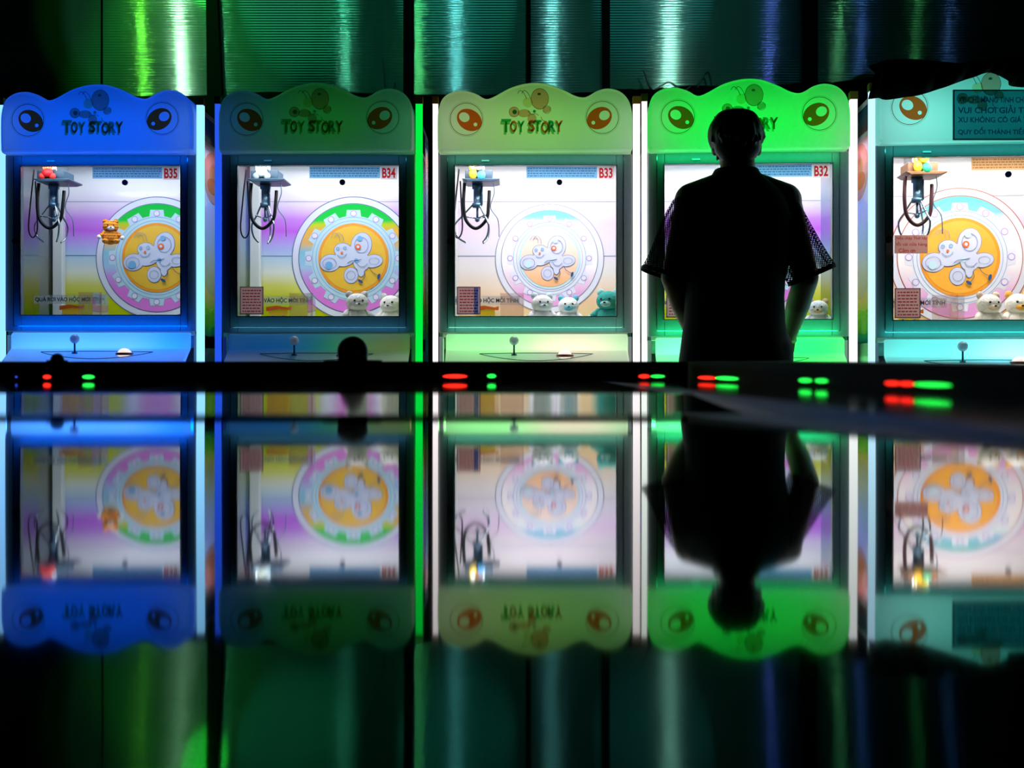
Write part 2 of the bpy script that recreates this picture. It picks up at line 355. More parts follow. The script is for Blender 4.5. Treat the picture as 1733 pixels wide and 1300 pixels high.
for pts in [[(1085, 120), (1100, 152), (1128, 140), (1150, 155), (1165, 146)], [(650, 100), (655, 150), (668, 156), (672, 140)], [(1175, 150), (1187, 128), (1195, 124), (1199, 147)]]:
    cb = MB(); cb.tube(spline([(wallx(a), YW-.09+.01*math.sin(a), ZC+(HZ-b)/F*(YW-.08)) for a, b in pts], 8), .004, 0, 8)
    tag(cb.build('loose_wire', M['rubber'], smooth=True), 'loose black wire on the ribbed wall above the %s' % {1085: 'gap left of the man', 650: 'right end of the dark-green sign', 1175: 'left end of the bright green sign'}[pts[0][0]], 'wire', 'loose wires')

# ---------------------------------------------------------------- claw machines (built in units of the middle one: 425 px per metre at 5 m)
def lx(px): return (px-906.5)/425.0
def lz(py): return ZC+(HZ-py)/425.0
DB = .55
def sign_outline():
    P = [(742, 256), (741.5, 215), (743, 190), (750, 170), (766, 159), (786, 156.5), (806, 162), (818, 169), (826, 170.5), (838, 166), (862, 153), (884, 146), (906, 143.5), (928, 146), (952, 155), (972, 165), (986, 168), (996, 165), (1010, 157), (1028, 153), (1048, 158), (1062, 172), (1068, 192), (1069, 215), (1069, 254)]
    s = spline([(a, 0, b) for a, b in P], 4)
    s += [Vector((a, 0, b)) for a, b in [(1067.5, 258), (1064, 260), (747, 262), (744, 260)]]
    return [(lx(p.x), lz(p.z)) for p in s]
OUT = sign_outline()
def inset(P, d):
    n = len(P); out = []
    for i in range(n):
        a, b = Vector(P[i-1]), Vector(P[(i+1) % n]); t = (b-a).normalized(); out.append((P[i][0]-t.y*-d*-1, P[i][1]-t.x*d*-1*-1) if False else (P[i][0]+t.y*d, P[i][1]-t.x*d))
    return out

def ell(cx, cz, a, b, an, n):
    ca, sa = math.cos(an), math.sin(an)
    return [(cx+a*math.cos(t)*ca-b*math.sin(t)*sa, cz+a*math.cos(t)*sa+b*math.sin(t)*ca) for t in [2*math.pi*k/n for k in range(n)]]
def keyhole(P, Hh):
    i, j = min(((i, j) for i in range(len(P)) for j in range(len(Hh))), key=lambda t: (P[t[0]][0]-Hh[t[1]][0])**2+(P[t[0]][1]-Hh[t[1]][1])**2)
    Q = [Hh[(j-k) % len(Hh)] for k in range(len(Hh)+1)]
    return P[:i+1]+Q+P[i:]
def machine(name_no, X0, Y0, dz, yaw, sign_lights, panel_lights, led_l, led_r, ring_s, inner, label, clawx, frame_l, plush=True, tan=False, notice=True):
    R = empty('claw_machine', (X0, Y0, dz), yaw, label, 'claw machine', 'row of claw machines')
    # --- cabinet carcass
    m = MB()
    m.box(-.385, .385, .78, .80, .05-dz, 1.86)
    m.box(-.385, .385, .125, .80, 1.84, 1.86); m.box(-.385, .385, .60, .615, .05-dz, 1.84)
    m.box(-.385, .385, .10, .60, .88, .93)
    m.box(-.385, .385, .02, .60, .05-dz, .12)
    m.box(-.385, -.37, .02, .60, .05-dz, .93); m.box(.37, .385, .02, .60, .05-dz, .93)
    m.box(-.385, .385, .125, .6, 1.725, 1.74); m.box(-.385, .385, .03, .125, 1.657, 1.662); m.box(-.385, .385, .121, .125, 1.662, 1.74)
    m.build('cabinet', M['body'], R)
    for sx in (-.33, .33):
        for sy in (.08, .64): MB().tube([(sx, sy, -dz), (sx, sy, .05-dz)], .03).build('foot', M['dark'], R)
    # --- front door frame
    m = MB()
    wx0, wx1, wz0, wz1 = lx(770), lx(1043), lz(535), lz(280)
    m.box(-.385, wx0, 0, .03, .945, 1.656); m.box(wx1, .385, 0, .03, .945, 1.656)
    m.box(wx0, wx1, 0, .03, wz1, 1.656); m.box(wx0, wx1, 0, .03, .945, wz0)
    m.build('front_frame', M['frame'], R, bevel=.003)
    m = MB()
    for a, b, c, d in [(-.352, -.349, .965, 1.655), (.349, .352, .965, 1.655), (-.352, .352, .965, .968)]: m.box(a, b, -.003, .001, c, d)
    m.build('door_seam', M['bead'], R)
    m = MB(); m.box(wx0-.004, wx1+.004, -.004, 0, wz0-.004, wz0); m.box(wx0-.004, wx0, -.004, 0, wz0, wz1); m.box(wx1, wx1+.004, -.004, 0, wz0, wz1); m.box(wx0-.004, wx1+.004, -.004, 0, wz1, wz1+.003)
    m.build('window_trim', M['bead'], R)
    m = MB(); m.box(lx(815), lx(828), -.004, 0, lz(274), lz(271)); m.build('door_tab', M['bead'], R)
    MB().add([(wx0, .012, wz0), (wx1, .012, wz0), (wx1, .012, wz1), (wx0, .012, wz1)], [(0, 1, 2, 3)]).build('window_glass', M['glass'], R)
    m = MB(); m.disc(lx(762), lz(409), .013, -.012, 0, 24, th=.012); m.disc(lx(762), lz(409), .0065, -.014, 1, 20, th=.003); m.build('door_lock', [M['dark'], M['bead']], R)
    m = MB(); m.disc(lx(947), lz(308), .0115, .004, 0, 28, th=.007); m.build('glass_knob', pbr('navy_knob', '#1a2050', .3), R)
    # --- interior
    m = MB(); m.add([(-.385, DB, .93), (.385, DB, .93), (.385, DB, 1.725), (-.385, DB, 1.725)], [(0, 1, 2, 3)]); m.build('back_panel', M['back_oe'] if name_no in ('B33', None) else M['back'], R)
    m = MB(); zc = 1.29; cx = .072; k = ring_s
    overexposed = name_no in ('B33', None)  # B33 and the right-hand machine take the paler, blown-out print colours
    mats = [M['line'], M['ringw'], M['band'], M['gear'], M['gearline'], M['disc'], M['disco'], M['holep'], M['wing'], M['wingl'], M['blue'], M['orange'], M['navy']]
    if overexposed: mats[0] = M['line_oe']; mats[2] = M['band_oe']; mats[3] = M['ringw']; mats[10] = M['gear']
    if name_no == 'B33': mats[5] = M['disc_oe']; mats[6] = M['gear']
    if tan: mats[0] = M['line_r']; mats[5] = M['disc_t']
    y = DB-.002
    m.disc(cx, zc, .274*k, y, 0, 96); m.disc(cx, zc, .270*k, y-.001, 1, 96); m.disc(cx, zc, .244*k, y-.002, 0, 96); m.disc(cx, zc, .2405*k, y-.003, 2, 96)
    gp = []
    for t in range(12):
        a0 = math.radians(90+t*30)
        for da, rr in [(-15, .188), (-10.2, .188), (-7.8, .216), (7.8, .216), (10.2, .188)]:
            a = a0-math.radians(da); gp.append((cx+rr*k*math.cos(a0+math.radians(da)), zc+rr*k*math.sin(a0+math.radians(da))))
    m.flat(gp, y-.004, 3)
    for t in range(12):
        a0 = math.radians(90+t*30); hx, hz = cx+.198*k*math.cos(a0), zc+.198*k*math.sin(a0)
        m.disc(hx, hz, .0145*k, y-.005, 7, 20); m.disc(hx, hz, .011*k, y-.006, 1, 20)
    for rr in (.181, .165): m.ring(cx, zc, rr*k, (rr+.002)*k, y-.005, 4)
    m.disc(cx, zc, .155*k, y-.006, 6, 72); m.disc(cx, zc, .143*k, y-.007, 5, 72)
    q = .00262*k
    W = [(13.5, -22, 17, 21, -.2), (-39, 8, 17, 14, .2), (-4, 29, 11.5, 13, 0), (33, 5, 16, 10.5, .15), (-12, -3, 22, 15, .5), (14, 6, 14, 15, 0), (13, 18, 6, 13, 0), (-18, -14, 14, 11, 0)]
    for i_, (dx, dy, a, b, an) in enumerate(W): m.disc(cx+dx*q, zc-dy*q, (a+.9)*q, y-.008-i_*.0002, 9, 36, (b+.9)*q, an); m.disc(cx+dx*q, zc-dy*q, a*q, y-.010-i_*.0002, 8, 36, b*q, an)
    m.disc(cx-41*q, zc-12*q, 6.5*q, y-.0135, 10, 24); m.disc(cx+11*q, zc+33*q, 4.5*q, y-.0135, 10, 24); m.disc(cx+8*q, zc+19*q, 5*q, y-.0135, 11, 24); m.disc(cx+8*q, zc+19*q, 2.5*q, y-.015, 8, 20)
    for ex, ez in [(-26, 16), (-14, 17)]: m.ring(cx+ex*q, zc+ez*q, 1.8*q, 2.9*q, y-.015, 4, 20)
    m.ring(cx+13.5*q, zc+22*q, 11*q, 11.8*q, y-.0132, 9, 36, 1.15); m.ring(cx-40*q, zc-9*q, 11*q, 11.7*q, y-.0132, 9, 36, .85); m.ring(cx+35*q, zc-5*q, 8*q, 8.7*q, y-.0132, 9, 30, .7); m.ring(cx-4*q, zc-29*q, 7*q, 7.7*q, y-.0132, 9, 30)
    m.tube(spline([(cx+a*q, y-.015, zc+b*q) for a, b in [(-27, 6), (-22, 2), (-15, 3), (-11, 8)]], 5), .0011, 4, 5); m.tube(spline([(cx+a*q, y-.015, zc+b*q) for a, b in [(-10, -9), (-4, -5), (5, -4), (14, -2)]], 5), .0011, 12, 5); m.tube(spline([(cx+a*q, y-.015, zc+b*q) for a, b in [(6, -8), (10, -13), (18, -14), (24, -9)]], 5), .0011, 9, 5); m.disc(cx-19*q, zc+9*q, 2.2*q, y-.0145, 11, 16)
    m.disc(cx+5*q, zc-4*q, 3.6*q, y-.0135, 10, 20)
    for leg, foot in [([(18, 22), (20, 30), (14, 38)], (12, 39, -.6)), ([(27, 15), (32, 23), (42, 29)], (43, 31, 1.3))]:
        m.tube(spline([(cx+a*q, y-.0135, zc-b*q) for a, b in leg], 5), .0012, 12, 5); m.disc(cx+foot[0]*q, zc-foot[1]*q, 5*q, y-.016, 12, 20, 2.4*q, foot[2])
    for dx in (0, 6): m.tube(spline([(cx+(a+dx)*q, y-.015, zc+b*q) for a, b in [(-22, 28), (-24, 38), (-32, 42), (-38, 34)]], 5), .001, 9, 5)
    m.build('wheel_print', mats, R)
    m = MB(); m.add([(-.3845, DB-.001, 1.299), (.384, DB-.001, 1.299), (.384, DB-.001, 1.302), (-.3845, DB-.001, 1.302)], [(0, 1, 2, 3)])
    m.box(-.384, .384, DB-.0015, DB-.0005, 1.5405, 1.542); m.build('print_rule', M['line'], R)
    for s_ in (-1, 1):
        m = MB(); x = s_*.3845; m.add([(x, .03, .05), (x, .79, .05), (x, .79, 1.86), (x, .03, 1.86)], [(0, 1, 2, 3)]); m.build('side_panel', M['side'], R)
        # art on the outer face of the side panel
        m = MB(); xx = s_*.3865
        def sp(cy, cz_, a, b, mi): m.add([(xx+s_*.0006*mi, cy+a*math.cos(t*.314), cz_+b*math.sin(t*.314)) for t in range(20)], [list(range(20))], mi)
        sp(.28, 1.60, .22, .13, 0); sp(.28, 1.60, .17, .11, 1); sp(.27, 1.565, .10, .035, 2); sp(.27, 1.62, .07, .035, 3)
        sp(.2, 1.0, .16, .035, 4); sp(.28, 1.30, .24, .20, 0)
        m.build('side_art', [M['ink_pale'], M['ink_p'], M['ink_o2'], M['ink_p2'], M['ink_p2']], R)
    for s_ in (-1,):
        m = MB(); m.box(s_*.355-.022, s_*.355+.022, DB-.055, DB-.012, .93, 1.725); m.build('corner_column', M['white'], R, bevel=.004)
    MB().box(-.37, .37, .04, DB-.002, .93, .965).build('playfield', M['felt'], R)
    # prize chute
    m = MB(); m.box(-.372, -.05, .249, .251, .965, 1.11); m.box(-.051, -.049, .05, .249, .965, 1.11); m.build('prize_chute', M['acrylic'], R)
    m = MB(); m.box(-.364, -.062, .246, .248, 1.069, 1.105, 0); put_text(m, 'QUÀ RƠI VÀO HỘC MỚI TÍNH', -.358, -.068, 1.074, 1.102, .2445, 1, .022)
    m.build('chute_sign', [M['frost'], M['textb'] if tan else M['text']], R)
    m = MB(); m.flat([(-.245, .967), (-.165, .967), (-.165, 1.045), (-.18, 1.06), (-.23, 1.06), (-.245, 1.045)], .2455, 0)
    m.flat([(-.255, 1.042), (-.20, 1.052), (-.15, 1.046), (-.15, 1.064), (-.165, 1.058), (-.21, 1.066), (-.255, 1.060)], .244, 1)
    for dx in (-.228, -.184): m.disc(dx, 1.017, .0095, .2445, 3, 20); m.disc(dx, 1.017, .0065, .2435, 2, 20)
    m.build('chute_sticker', [M['yellow'], M['orange'], M['black'], M['wing']], R)
    m = MB(); m.box(-.142, -.045, .149, .151, .965, 1.112); m.build('chute_film', M['pink'], R)
    # --- sticker row on the glass
    m = MB(); m.flat([(lx(891), lz(301)), (lx(1011), lz(301)), (lx(1011), lz(281)), (lx(891), lz(281))], .0095, 0)
    rnd = random.Random(3)
    for row in range(4):
        x = lx(893)
        while x < lx(1006):
            l_ = rnd.uniform(.004, .014); m.flat([(x, lz(285.5+row*4.2)), (min(x+l_, lx(1009)), lz(285.5+row*4.2)), (min(x+l_, lx(1009)), lz(283.5+row*4.2)), (x, lz(283.5+row*4.2))], .0075, 1); x += l_+.003
    m.build('strip_sign', [M['striptan'], M['striptt']] if tan else [M['strip'], M['stript']], R)
    if name_no:
        m = MB(); m.flat([(lx(1012), lz(303)), (lx(1039.5), lz(303)), (lx(1039.5), lz(280.5)), (lx(1012), lz(280.5))], .0095, 0); put_text(m, name_no, lx(1014.5), lx(1037), lz(301), lz(283.5), .0062, 1, .03)
        m.build('number_plate', [M['plate'], M['redink']], R)
    if notice:
        m = MB(); x0, x1, z0, z1 = lx(773), lx(813), lz(532), lz(485)
        m.flat([(x0, z0), (x1, z0), (x1, z1), (x0, z1)], .0095, 0)
        for p_ in [(x0, x1, z0, z0+.004), (x0, x1, z1-.004, z1), (x0, x0+.004, z0, z1), (x1-.004, x1, z0, z1)]: m.flat([(p_[0], p_[2]), (p_[1], p_[2]), (p_[1], p_[3]), (p_[0], p_[3])], .0085, 1)
        if name_no == 'B33': m.flat([(x1-.026, z0+.002), (x1-.008, z0+.002), (x1-.008, z1-.004), (x1-.026, z1-.004)], .007, 2)
        for row in range(8):
            z = z1-.013-row*.0118; x = x0+.011
            while x < x1-.016:
                l_ = rnd.uniform(.006, .016); m.flat([(x, z-.005), (min(x+l_, x1-.009), z-.005), (min(x+l_, x1-.009), z), (x, z)], .0065, 3); x += l_+.0025
        m.build('notice_sticker', [M['note_p'], M['note_b'], M['note_blue'], M['note_t']], R)
    # --- claw: carriage, motor, hoses, prongs
    cxw, cy = clawx, .2
    def q2(px, py): return (cxw+(px-808)/408.0, ZC+(HZ-py)/408.0)
    cm = M['brown'] if tan else M['bluegrey']
    m = MB(); x0, z0 = q2(783, 312); x1, z1 = q2(846, 307); m.prism([(x0, z0+.012), (x0+.02, z0), (x1-.025, z0), (x1, z0+.006), (x1, z0+.012)], cy-.08, cy+.08)
    x0, z0 = q2(788, 307); x1, z1 = q2(834, 292); m.box(x0, x1, cy-.06, cy+.06, z0, z1); m.build('claw_carriage', cm, R, bevel=.002)
    m = MB(); x1 += 0; m.box(cxw-.30 if cxw-.30 > -.36 else -.36, .36, cy+.07, cy+.09, 1.655, 1.68); m.tube([(-.36, cy-.05, 1.67), (.36, cy-.05, 1.67)], .008); m.box(cxw-.03, cxw+.03, cy-.05, cy+.085, z1, 1.70); m.build('gantry_rail', M['chrome'], R)
    m = MB(); a, b = q2(808, 312); _, c = q2(808, 352)
    m.tube([(cxw, cy, b), (cxw, cy, b-.02), (cxw, cy, b-.022), (cxw, cy, c+.02), (cxw, cy, c+.018), (cxw, cy, c)], [.022, .022, .016, .016, .022, .020], 0, 20)
    m.tube([(cxw+.018, cy-.012, b-.01), (cxw+.018, cy-.012, c+.01)], .005); m.tube([(cxw, cy, c), (cxw, cy, c-.05)], .005); m.ball((cxw, cy, c-.05), .010)
    m.build('claw_motor', [M['steel']], R, smooth=True)
    opn = {'B35': .8, 'B34': .55, 'B33': .95}.get(name_no, .7)
    for j in range(3):
        a = math.radians(180+120*j+(20 if name_no == 'B34' else 0)); ux, uy = math.cos(a), math.sin(a)*.7
        pts = [(cxw+.016*ux, cy+.016*uy, c+.015), (cxw+.055*opn*ux*1.2, cy+.05*uy, c-.035), (cxw+.10*opn*ux, cy+.085*uy, c-.075), (cxw+.088*opn*ux, cy+.075*uy, c-.12), (cxw+.05*opn*ux, cy+.04*uy, c-.145)]
        m = MB(); m.tube(spline(pts, 6), .0038, 0, 8); m.tube([(cxw, cy, c-.045), pts[1]], .003, 0, 6); m.ball(pts[1], .006, 0, 10, 6); m.build('claw_prong', M['chrome'], R, smooth=True)
    hz = q2(0, 312)[1]
    m = MB(); m.tube(spline([(cxw-.052, cy-.03, hz), (cxw-.056, cy-.035, hz-.09), (cxw-.045, cy-.035, hz-.155), (cxw-.005, cy-.03, hz-.187), (cxw+.038, cy-.03, hz-.15), (cxw+.047, cy-.025, hz-.085), (cxw+.05, cy-.02, hz-.03)], 8), .0072, 0, 10)
    m.build('claw_hose', M['maroon'] if tan else M['rubber'], R, smooth=True)
    if not tan:
        m = MB(); m.tube(spline([(cxw-.075, cy-.02, hz+.06), (cxw-.09, cy-.02, hz-.08), (cxw-.098, cy-.02, hz-.19), (cxw-.08, cy-.02, hz-.225), (cxw-.062, cy-.02, hz-.19), (cxw-.066, cy-.02, hz-.08), (cxw-.07, cy-.02, hz+.01)], 8), .0032, 0, 8)
        m.build('claw_cable', M['rubber'], R, smooth=True)
    m = MB(); m.tube(spline([(cxw+.065, cy-.02, hz+.01), (cxw+.07, cy-.02, hz-.04), (cxw+.055, cy-.02, hz-.10), (cxw+.085, cy-.02, hz-.15), (cxw+.09, cy-.02, hz-.22)], 8), .002, 0, 6)
    m.build('signal_wire', M['steel'], R, smooth=True)
    # small figure riding on the carriage
    f = MB(); fx, fz = cxw+.0, q2(0, 302)[1]; c1, c2, c3 = {'B35': ('#d01820', '#e83028', '#f0a060'), 'B34': ('#c8d4d0', '#a8c0c8', '#d0c8a0'), 'B33': ('#e8c820', '#3aa0d8', '#d89890')}.get(name_no, ('#e8b820', '#18a078', '#e8c830'))
    if name_no in ('B35', 'B34'):
        f.ball((fx, cy-.075, fz+.012), .024, 0, 18, 10, (1, .5, .8)); f.ball((fx-.022, cy-.075, fz-.002), .014, 1, 14, 8, (1, .6, 1)); f.ball((fx+.022, cy-.075, fz-.002), .014, 1, 14, 8, (1, .6, 1))
        for j in range(-2, 3): f.tube([(fx+j*.006, cy-.075, fz+.025), (fx+j*.013, cy-.075, fz+.05)], [.005, .001], 2, 6)
    else:
        f.ball((fx-.016, cy-.075, fz+.006), .017, 0, 16, 10, (1, .6, 1.3)); f.ball((fx+.018, cy-.075, fz), .018, 1, 16, 10, (1, .6, 1.1)); f.ball((fx+.008, cy-.075, fz+.036), .018, 2, 16, 10, (1, .6, .9))
        f.tube([(fx-.026, cy-.075, fz+.024), (fx-.032, cy-.075, fz+.045)], [.005, .002], 0, 6)
    f.build('carriage_figure', [pbr('figure_a', c1, .5), pbr('figure_b', c2, .5), pbr('figure_c', c3, .5)], R, smooth=True)
    # --- lamps inside the play box; the frame and rear lamps are added fills
    icol, ipow = inner
    lamp('play_box_lamp', 'AREA', (0, .23, 1.715), icol, ipow, .66, .19, rot=(0, 0, 0), parent=R)
    for (lz_, rr_) in ((1.645, 68), (.962, 112)):
        lamp('frame_fill_lamp', 'AREA', (0, -.055, lz_), frame_l[0], frame_l[1]*(.7 if lz_ > 1 else 1.3), .70, .01, rot=(math.radians(rr_), 0, 0), parent=R)  # added fill light that tints the frame; no real strip here
    lamp('play_box_lamp', 'AREA', (0, .045, 1.645), icol, ipow*.30, .62, .03, rot=(math.radians(62), 0, 0), parent=R)
    lamp('rear_fill_lamp', 'AREA', (0, .70, 1.80), (.9, .95, 1), 4.5, .70, .10, rot=(0, 0, 0), parent=R)  # added behind the play box to make the side panels glow
    # --- sign: frosted shell, lit from within
    m = MB(); n = len(OUT); I = inset(OUT, .014) if inset(OUT, .014)[5][0] > OUT[5][0] else inset(OUT, -.014)
    I1 = [((a[0]+b[0]*2)/3, (a[1]+b[1]*2)/3) for a, b in zip(OUT, I)]
    J = [((a[0]*2+b[0])/3, (a[1]*2+b[1])/3) for a, b in zip(OUT, I)]
    loops = [(OUT, .12), (OUT, -.034), (J, -.043), (I1, -.048), (I, -.050)]
    v = []; fs = []
    for L_, y_ in loops: v += [(p[0], y_, p[1]) for p in L_]
    for li in range(4):
        for i in range(n): j = (i+1) % n; fs.append((li*n+i, li*n+j, (li+1)*n+j, (li+1)*n+i))
    fs.append([4*n+i for i in range(n)]); m.add(v, fs)
    sg = m.build('sign_box', M['shell'], R)
    for s_, ex, ez in [(1, 790, 206), (-1, 1018, 203)]:
        X, Z = lx(ex), lz(ez); y = -.0515; m = MB()
        m.ring(X, Z, .0622, .0645, y, 1); m.ring(X, Z, .068, .0690, y, 2)
        P = ell(X+s_*.012, Z-.003, .052, .041, -s_*.55, 48)
        P = keyhole(P, ell(X-s_*.008, Z+.008, .0215, .0185, -s_*.5, 24)); P = keyhole(P, ell(X+s_*.036, Z-.021, .0075, .0075, 0, 14))
        m.flat(P, y-.0006, 0)
        m.build('sign_eye', [M['ink_o'], M['ink_l'], M['ink_s']], sg)
    m = MB()
    LET = [('T', 848, 865, 0), ('O', 863, 875, 1), ('Y', 875, 888, 0), ('S', 893, 905, 1), ('T', 903, 916, 0), ('O', 915, 928, 1), ('R', 927, 940, 2), ('Y', 938, 952, 1)]
    for ch, a, b, ci in (LET if name_no else []):
        u = random.Random(ch+str(a)).uniform(-1.2, 1.2); d_ = 3 if ch == 'T' and a < 860 else 0
        put_text(m, ch, lx(a-1), lx(b-2), lz(231.5+u), lz(211+u-d_*.5), -.0515, 3, .05); put_text(m, ch, lx(a+.5), lx(b), lz(228+u), lz(208.5+u-d_), -.0525, ci, .03)
    if name_no: m.build('sign_lettering', [M['ink_g'], M['ink_o'], M['ink_t'], M['ink_s']], sg)
    m = MB(); y = -.0512
    m.disc(lx(913), lz(172), .035, y, 1, 36, .042); m.disc(lx(870), lz(194), .020, y-.0003, 1, 30); m.disc(lx(887), lz(196), .026, y-.0006, 1, 30, .016); m.disc(lx(925), lz(190), .017, y-.0009, 1, 30, .012, .4); m.disc(lx(900), lz(205), .018, y-.0012, 1, 30, .02); m.disc(lx(893), lz(178), .02, y-.0015, 2, 30, .02)
    m.ring(lx(913), lz(172), .034, .0355, y-.002, 0, 36, 1.18); m.ring(lx(870), lz(194), .019, .0205, y-.002, 0, 30); m.ring(lx(925), lz(190), .0145, .016, y-.002, 0, 30)
    m.disc(lx(871), lz(194), .009, y-.0022, 3, 20); m.disc(lx(912), lz(164), .007, y-.0022, 3, 20, .005); m.disc(lx(904), lz(193), .006, y-.0022, 3, 20)
    for dx in (0, 7): m.tube(spline([(lx(a+dx), y-.0025, lz(b)) for a, b in [(891, 172), (886, 162), (880, 158), (876, 163)]], 5), .001, 0, 5)
    m.tube(spline([(lx(a), y-.0025, lz(b)) for a, b in [(893, 192), (899, 198), (906, 197), (911, 200)]], 5), .001, 0, 5)
    m.tube(spline([(lx(a), y-.0025, lz(b)) for a, b in [(915, 202), (918, 208), (925, 210)]], 5), .001, 0, 5)
    m.build('sign_butterfly', [M['ink_l'], M['ink_p'], M['ink_p2'], M['ink_t']], sg)
    for (dx, dzz, sx, sz, col, pw_) in sign_lights:
        lamp('sign_lamp', 'AREA', (dx, .11, 1.76+dzz), col, pw_, sx, sz, rot=(-math.pi/2, 0, 0), parent=R)
    # --- control panel: frosted fascia that slopes out towards the player
    x0, x1 = lx(755), lx(1062); prof = [(-.004, .940), (-.010, .9385), (-.012, .880), (-.016, .874), (-.118, .824), (-.126, .816), (-.126, .70), (-.118, .69), (0, .69)]
    m = MB(); v = []; cols = [(x0, .75), (x0+.006, 1), (x1-.006, 1), (x1, .75)]; npf = len(prof)
    for X, k_ in cols: v += [(X, y_*k_ if k_ < 1 else y_, z_ if k_ == 1 else z_-(.006 if i_ < 2 else 0)) for i_, (y_, z_) in enumerate(prof)]
    fs = []
    for c_ in range(3):
        for i in range(npf-1): fs.append((c_*npf+i, c_*npf+i+1, (c_+1)*npf+i+1, (c_+1)*npf+i))
    m.add(v, fs); cp = m.build('control_panel', M['shell'], R)
    # lens-shaped console plate lying on the slope
    def slope(x, t, lift=.0): return (x, -.016-.102*t, .874-.05*t+lift)
    m = MB(); n = 40; a0, a1 = lx(812), lx(1002); up = []; dn = []
    for i in range(n+1):
        u = i/n; x = a0+(a1-a0)*u; s_ = math.sin(math.pi*u)
        up.append((x, .34-.06*s_)); dn.append((x, .34+.55*s_**.8))
    P = up+dn[::-1][1:-1]
    m.add([slope(x, t, .003) for x, t in P], [list(range(len(P)))], 0)
    m.tube([slope(x, t, .004) for x, t in P+P[:1]], .0016, 1, 6)
    m.build('console_plate', [M['ink_plate'], M['bead2']], cp)
    bx, bz = lx(870), 0; by = -.055; zb = .857
    m = MB(); m.tube([(bx, by, zb-.004), (bx, by, zb+.004)], .011, 0, 16); m.tube([(bx, by, zb), (bx, by, lz(581))], .0038, 0, 10); m.ball((bx, by, lz(577)), .0185, 1, 24, 14)
    m.build('joystick', [M['steel'], M['knob']], cp, smooth=True)
    m = MB(); bx = lx(955); m.ball((bx, -.06, .852), .028, 0, 28, 16, (1, 1, .85)); m.tube([(bx, -.06, .848), (bx, -.06, .858)], .034, 1, 28)
    m.build('start_button', [M['button'], M['btnrim']], cp, smooth=False)
    for (dx, sx, col, pw_) in panel_lights:
        lamp('panel_lamp', 'AREA', (dx, .088, .835), col, pw_*.42, sx*1.3, .18, rot=(-math.radians(90), 0, 0), parent=R)
    # --- coin door and prize door of the base
    MB().box(-.36, .36, -.012, .0, .14, .66).build('base_door', M['frame'], R, bevel=.004)
    m = MB(); m.box(-.30, -.02, -.02, -.012, .2, .52); m.build('prize_flap', M['acrylic'], R, bevel=.004)
    m = MB(); m.box(.08, .30, -.022, -.012, .28, .58, 0); m.box(.16, .165, -.026, -.022, .48, .54, 1); m.build('coin_door', [M['dark'], M['bead']], R, bevel=.003)
    # --- light bars on both front corners
    for (xa, xb), (col, st), capped in [((-.409, -.389), led_l, True), ((.389, .415), led_r, True)]:
        o = MB().box(xa, xb, -.012, .018, .12, 1.855).build('light_bar', emis('light_bar_glow', col, st), R)
        MB().box(xa-.002, xb+.002, -.014, .02, 1.855, 1.885).build('bar_cap', M['cap'], o)
    return R

M['ink_plate'] = ink('plate_ink', (.80, .92, .95), .06); M['ink_pale'] = ink('pale_blue_ink', (.8, .9, 1), .05); M['ink_o2'] = ink('warm_ink', (1, .55, .25), .05)
M['ink_p2'] = ink('cream_ink', (.95, .85, .5), .08)
M['bead2'] = pbr('console_rim', '#5c7a80', .25, .4)
M['btnrim'] = pbr('button_rim', '#c86a50', .35)
M['knob'] = shell('joystick_ball', lin('#e8f0fa'), .5, .12)
bc, nt, out = newmat('lit_button'); e = nt.nodes.new('ShaderNodeEmission'); e.inputs[0].default_value = (1, .82, .74, 1); e.inputs[1].default_value = .9; d = nt.nodes.new('ShaderNodeBsdfDiffuse'); a = nt.nodes.new('ShaderNodeAddShader')
nt.links.new(e.outputs[0], a.inputs[0]); nt.links.new(d.outputs[0], a.inputs[1]); nt.links.new(a.outputs[0], out.inputs[0]); M['button'] = bc
BL, GR = (.0, .13, 1.0), (.0, 1.0, .04)
machine('B35', -1.658, 5.05, .008, 0, [(0, 0, .72, .2, (.0, .088, 1.0), 1.1)], [(-.1, .5, (.05, .25, 1), 5), (.2, .3, (.0, .12, 1), 4)],
        ((.22, .55, 1), 1.6), ((.25, .62, 1), 1.6), 1.0, ((.80, .90, 1.0), 4.4),
        'claw machine numbered B35 under a deep-blue eyed sign, leftmost of the row', -.262, ((.0, .12, 1), .5), notice=False)
machine('B34', -.772, 4.99, 0, 0, [(.02, 0, .4, .2, (.01, 1, .0), .065), (-.3, -.02, .12, .2, (0, .35, .6), .025), (.32, 0, .1, .2, (0, .9, .5), .02)], [(-.2, .3, (0, .25, 1), .25), (0, .3, (.0, 1, .2), .2), (.2, .3, (.7, .8, .2), .2)],
        ((.02, .10, .9), 1.0), ((.0, .75, .05), 1.2), 1.0, ((.90, .95, 1.0), 5.8),
        'claw machine numbered B34 with an almost unlit dark-green sign', -.25, ((.05, .28, .5), .14))
machine('B33', .094, 4.99, 0, 0, [(0, 0, .3, .2, (.36, 1, .16), .26), (-.27, 0, .2, .2, (.62, 1, .33), .15), (.29, 0, .2, .2, (.22, 1, .17), .17), (0, -.08, .6, .04, (1, .55, .5), .12)], [(-.2, .3, (.3, 1, .3), 1.8), (.1, .3, (1, .8, .6), 1.6), (.25, .2, (.4, 1, .4), 1.2)],
        ((1, .93, .93), 1.3), ((1, .93, .93), 1.3), .88, ((1, .95, .95), 8.5),
        'claw machine numbered B33 with pale-green sign and orange eyes', -.2375, ((.15, .75, .5), .25))
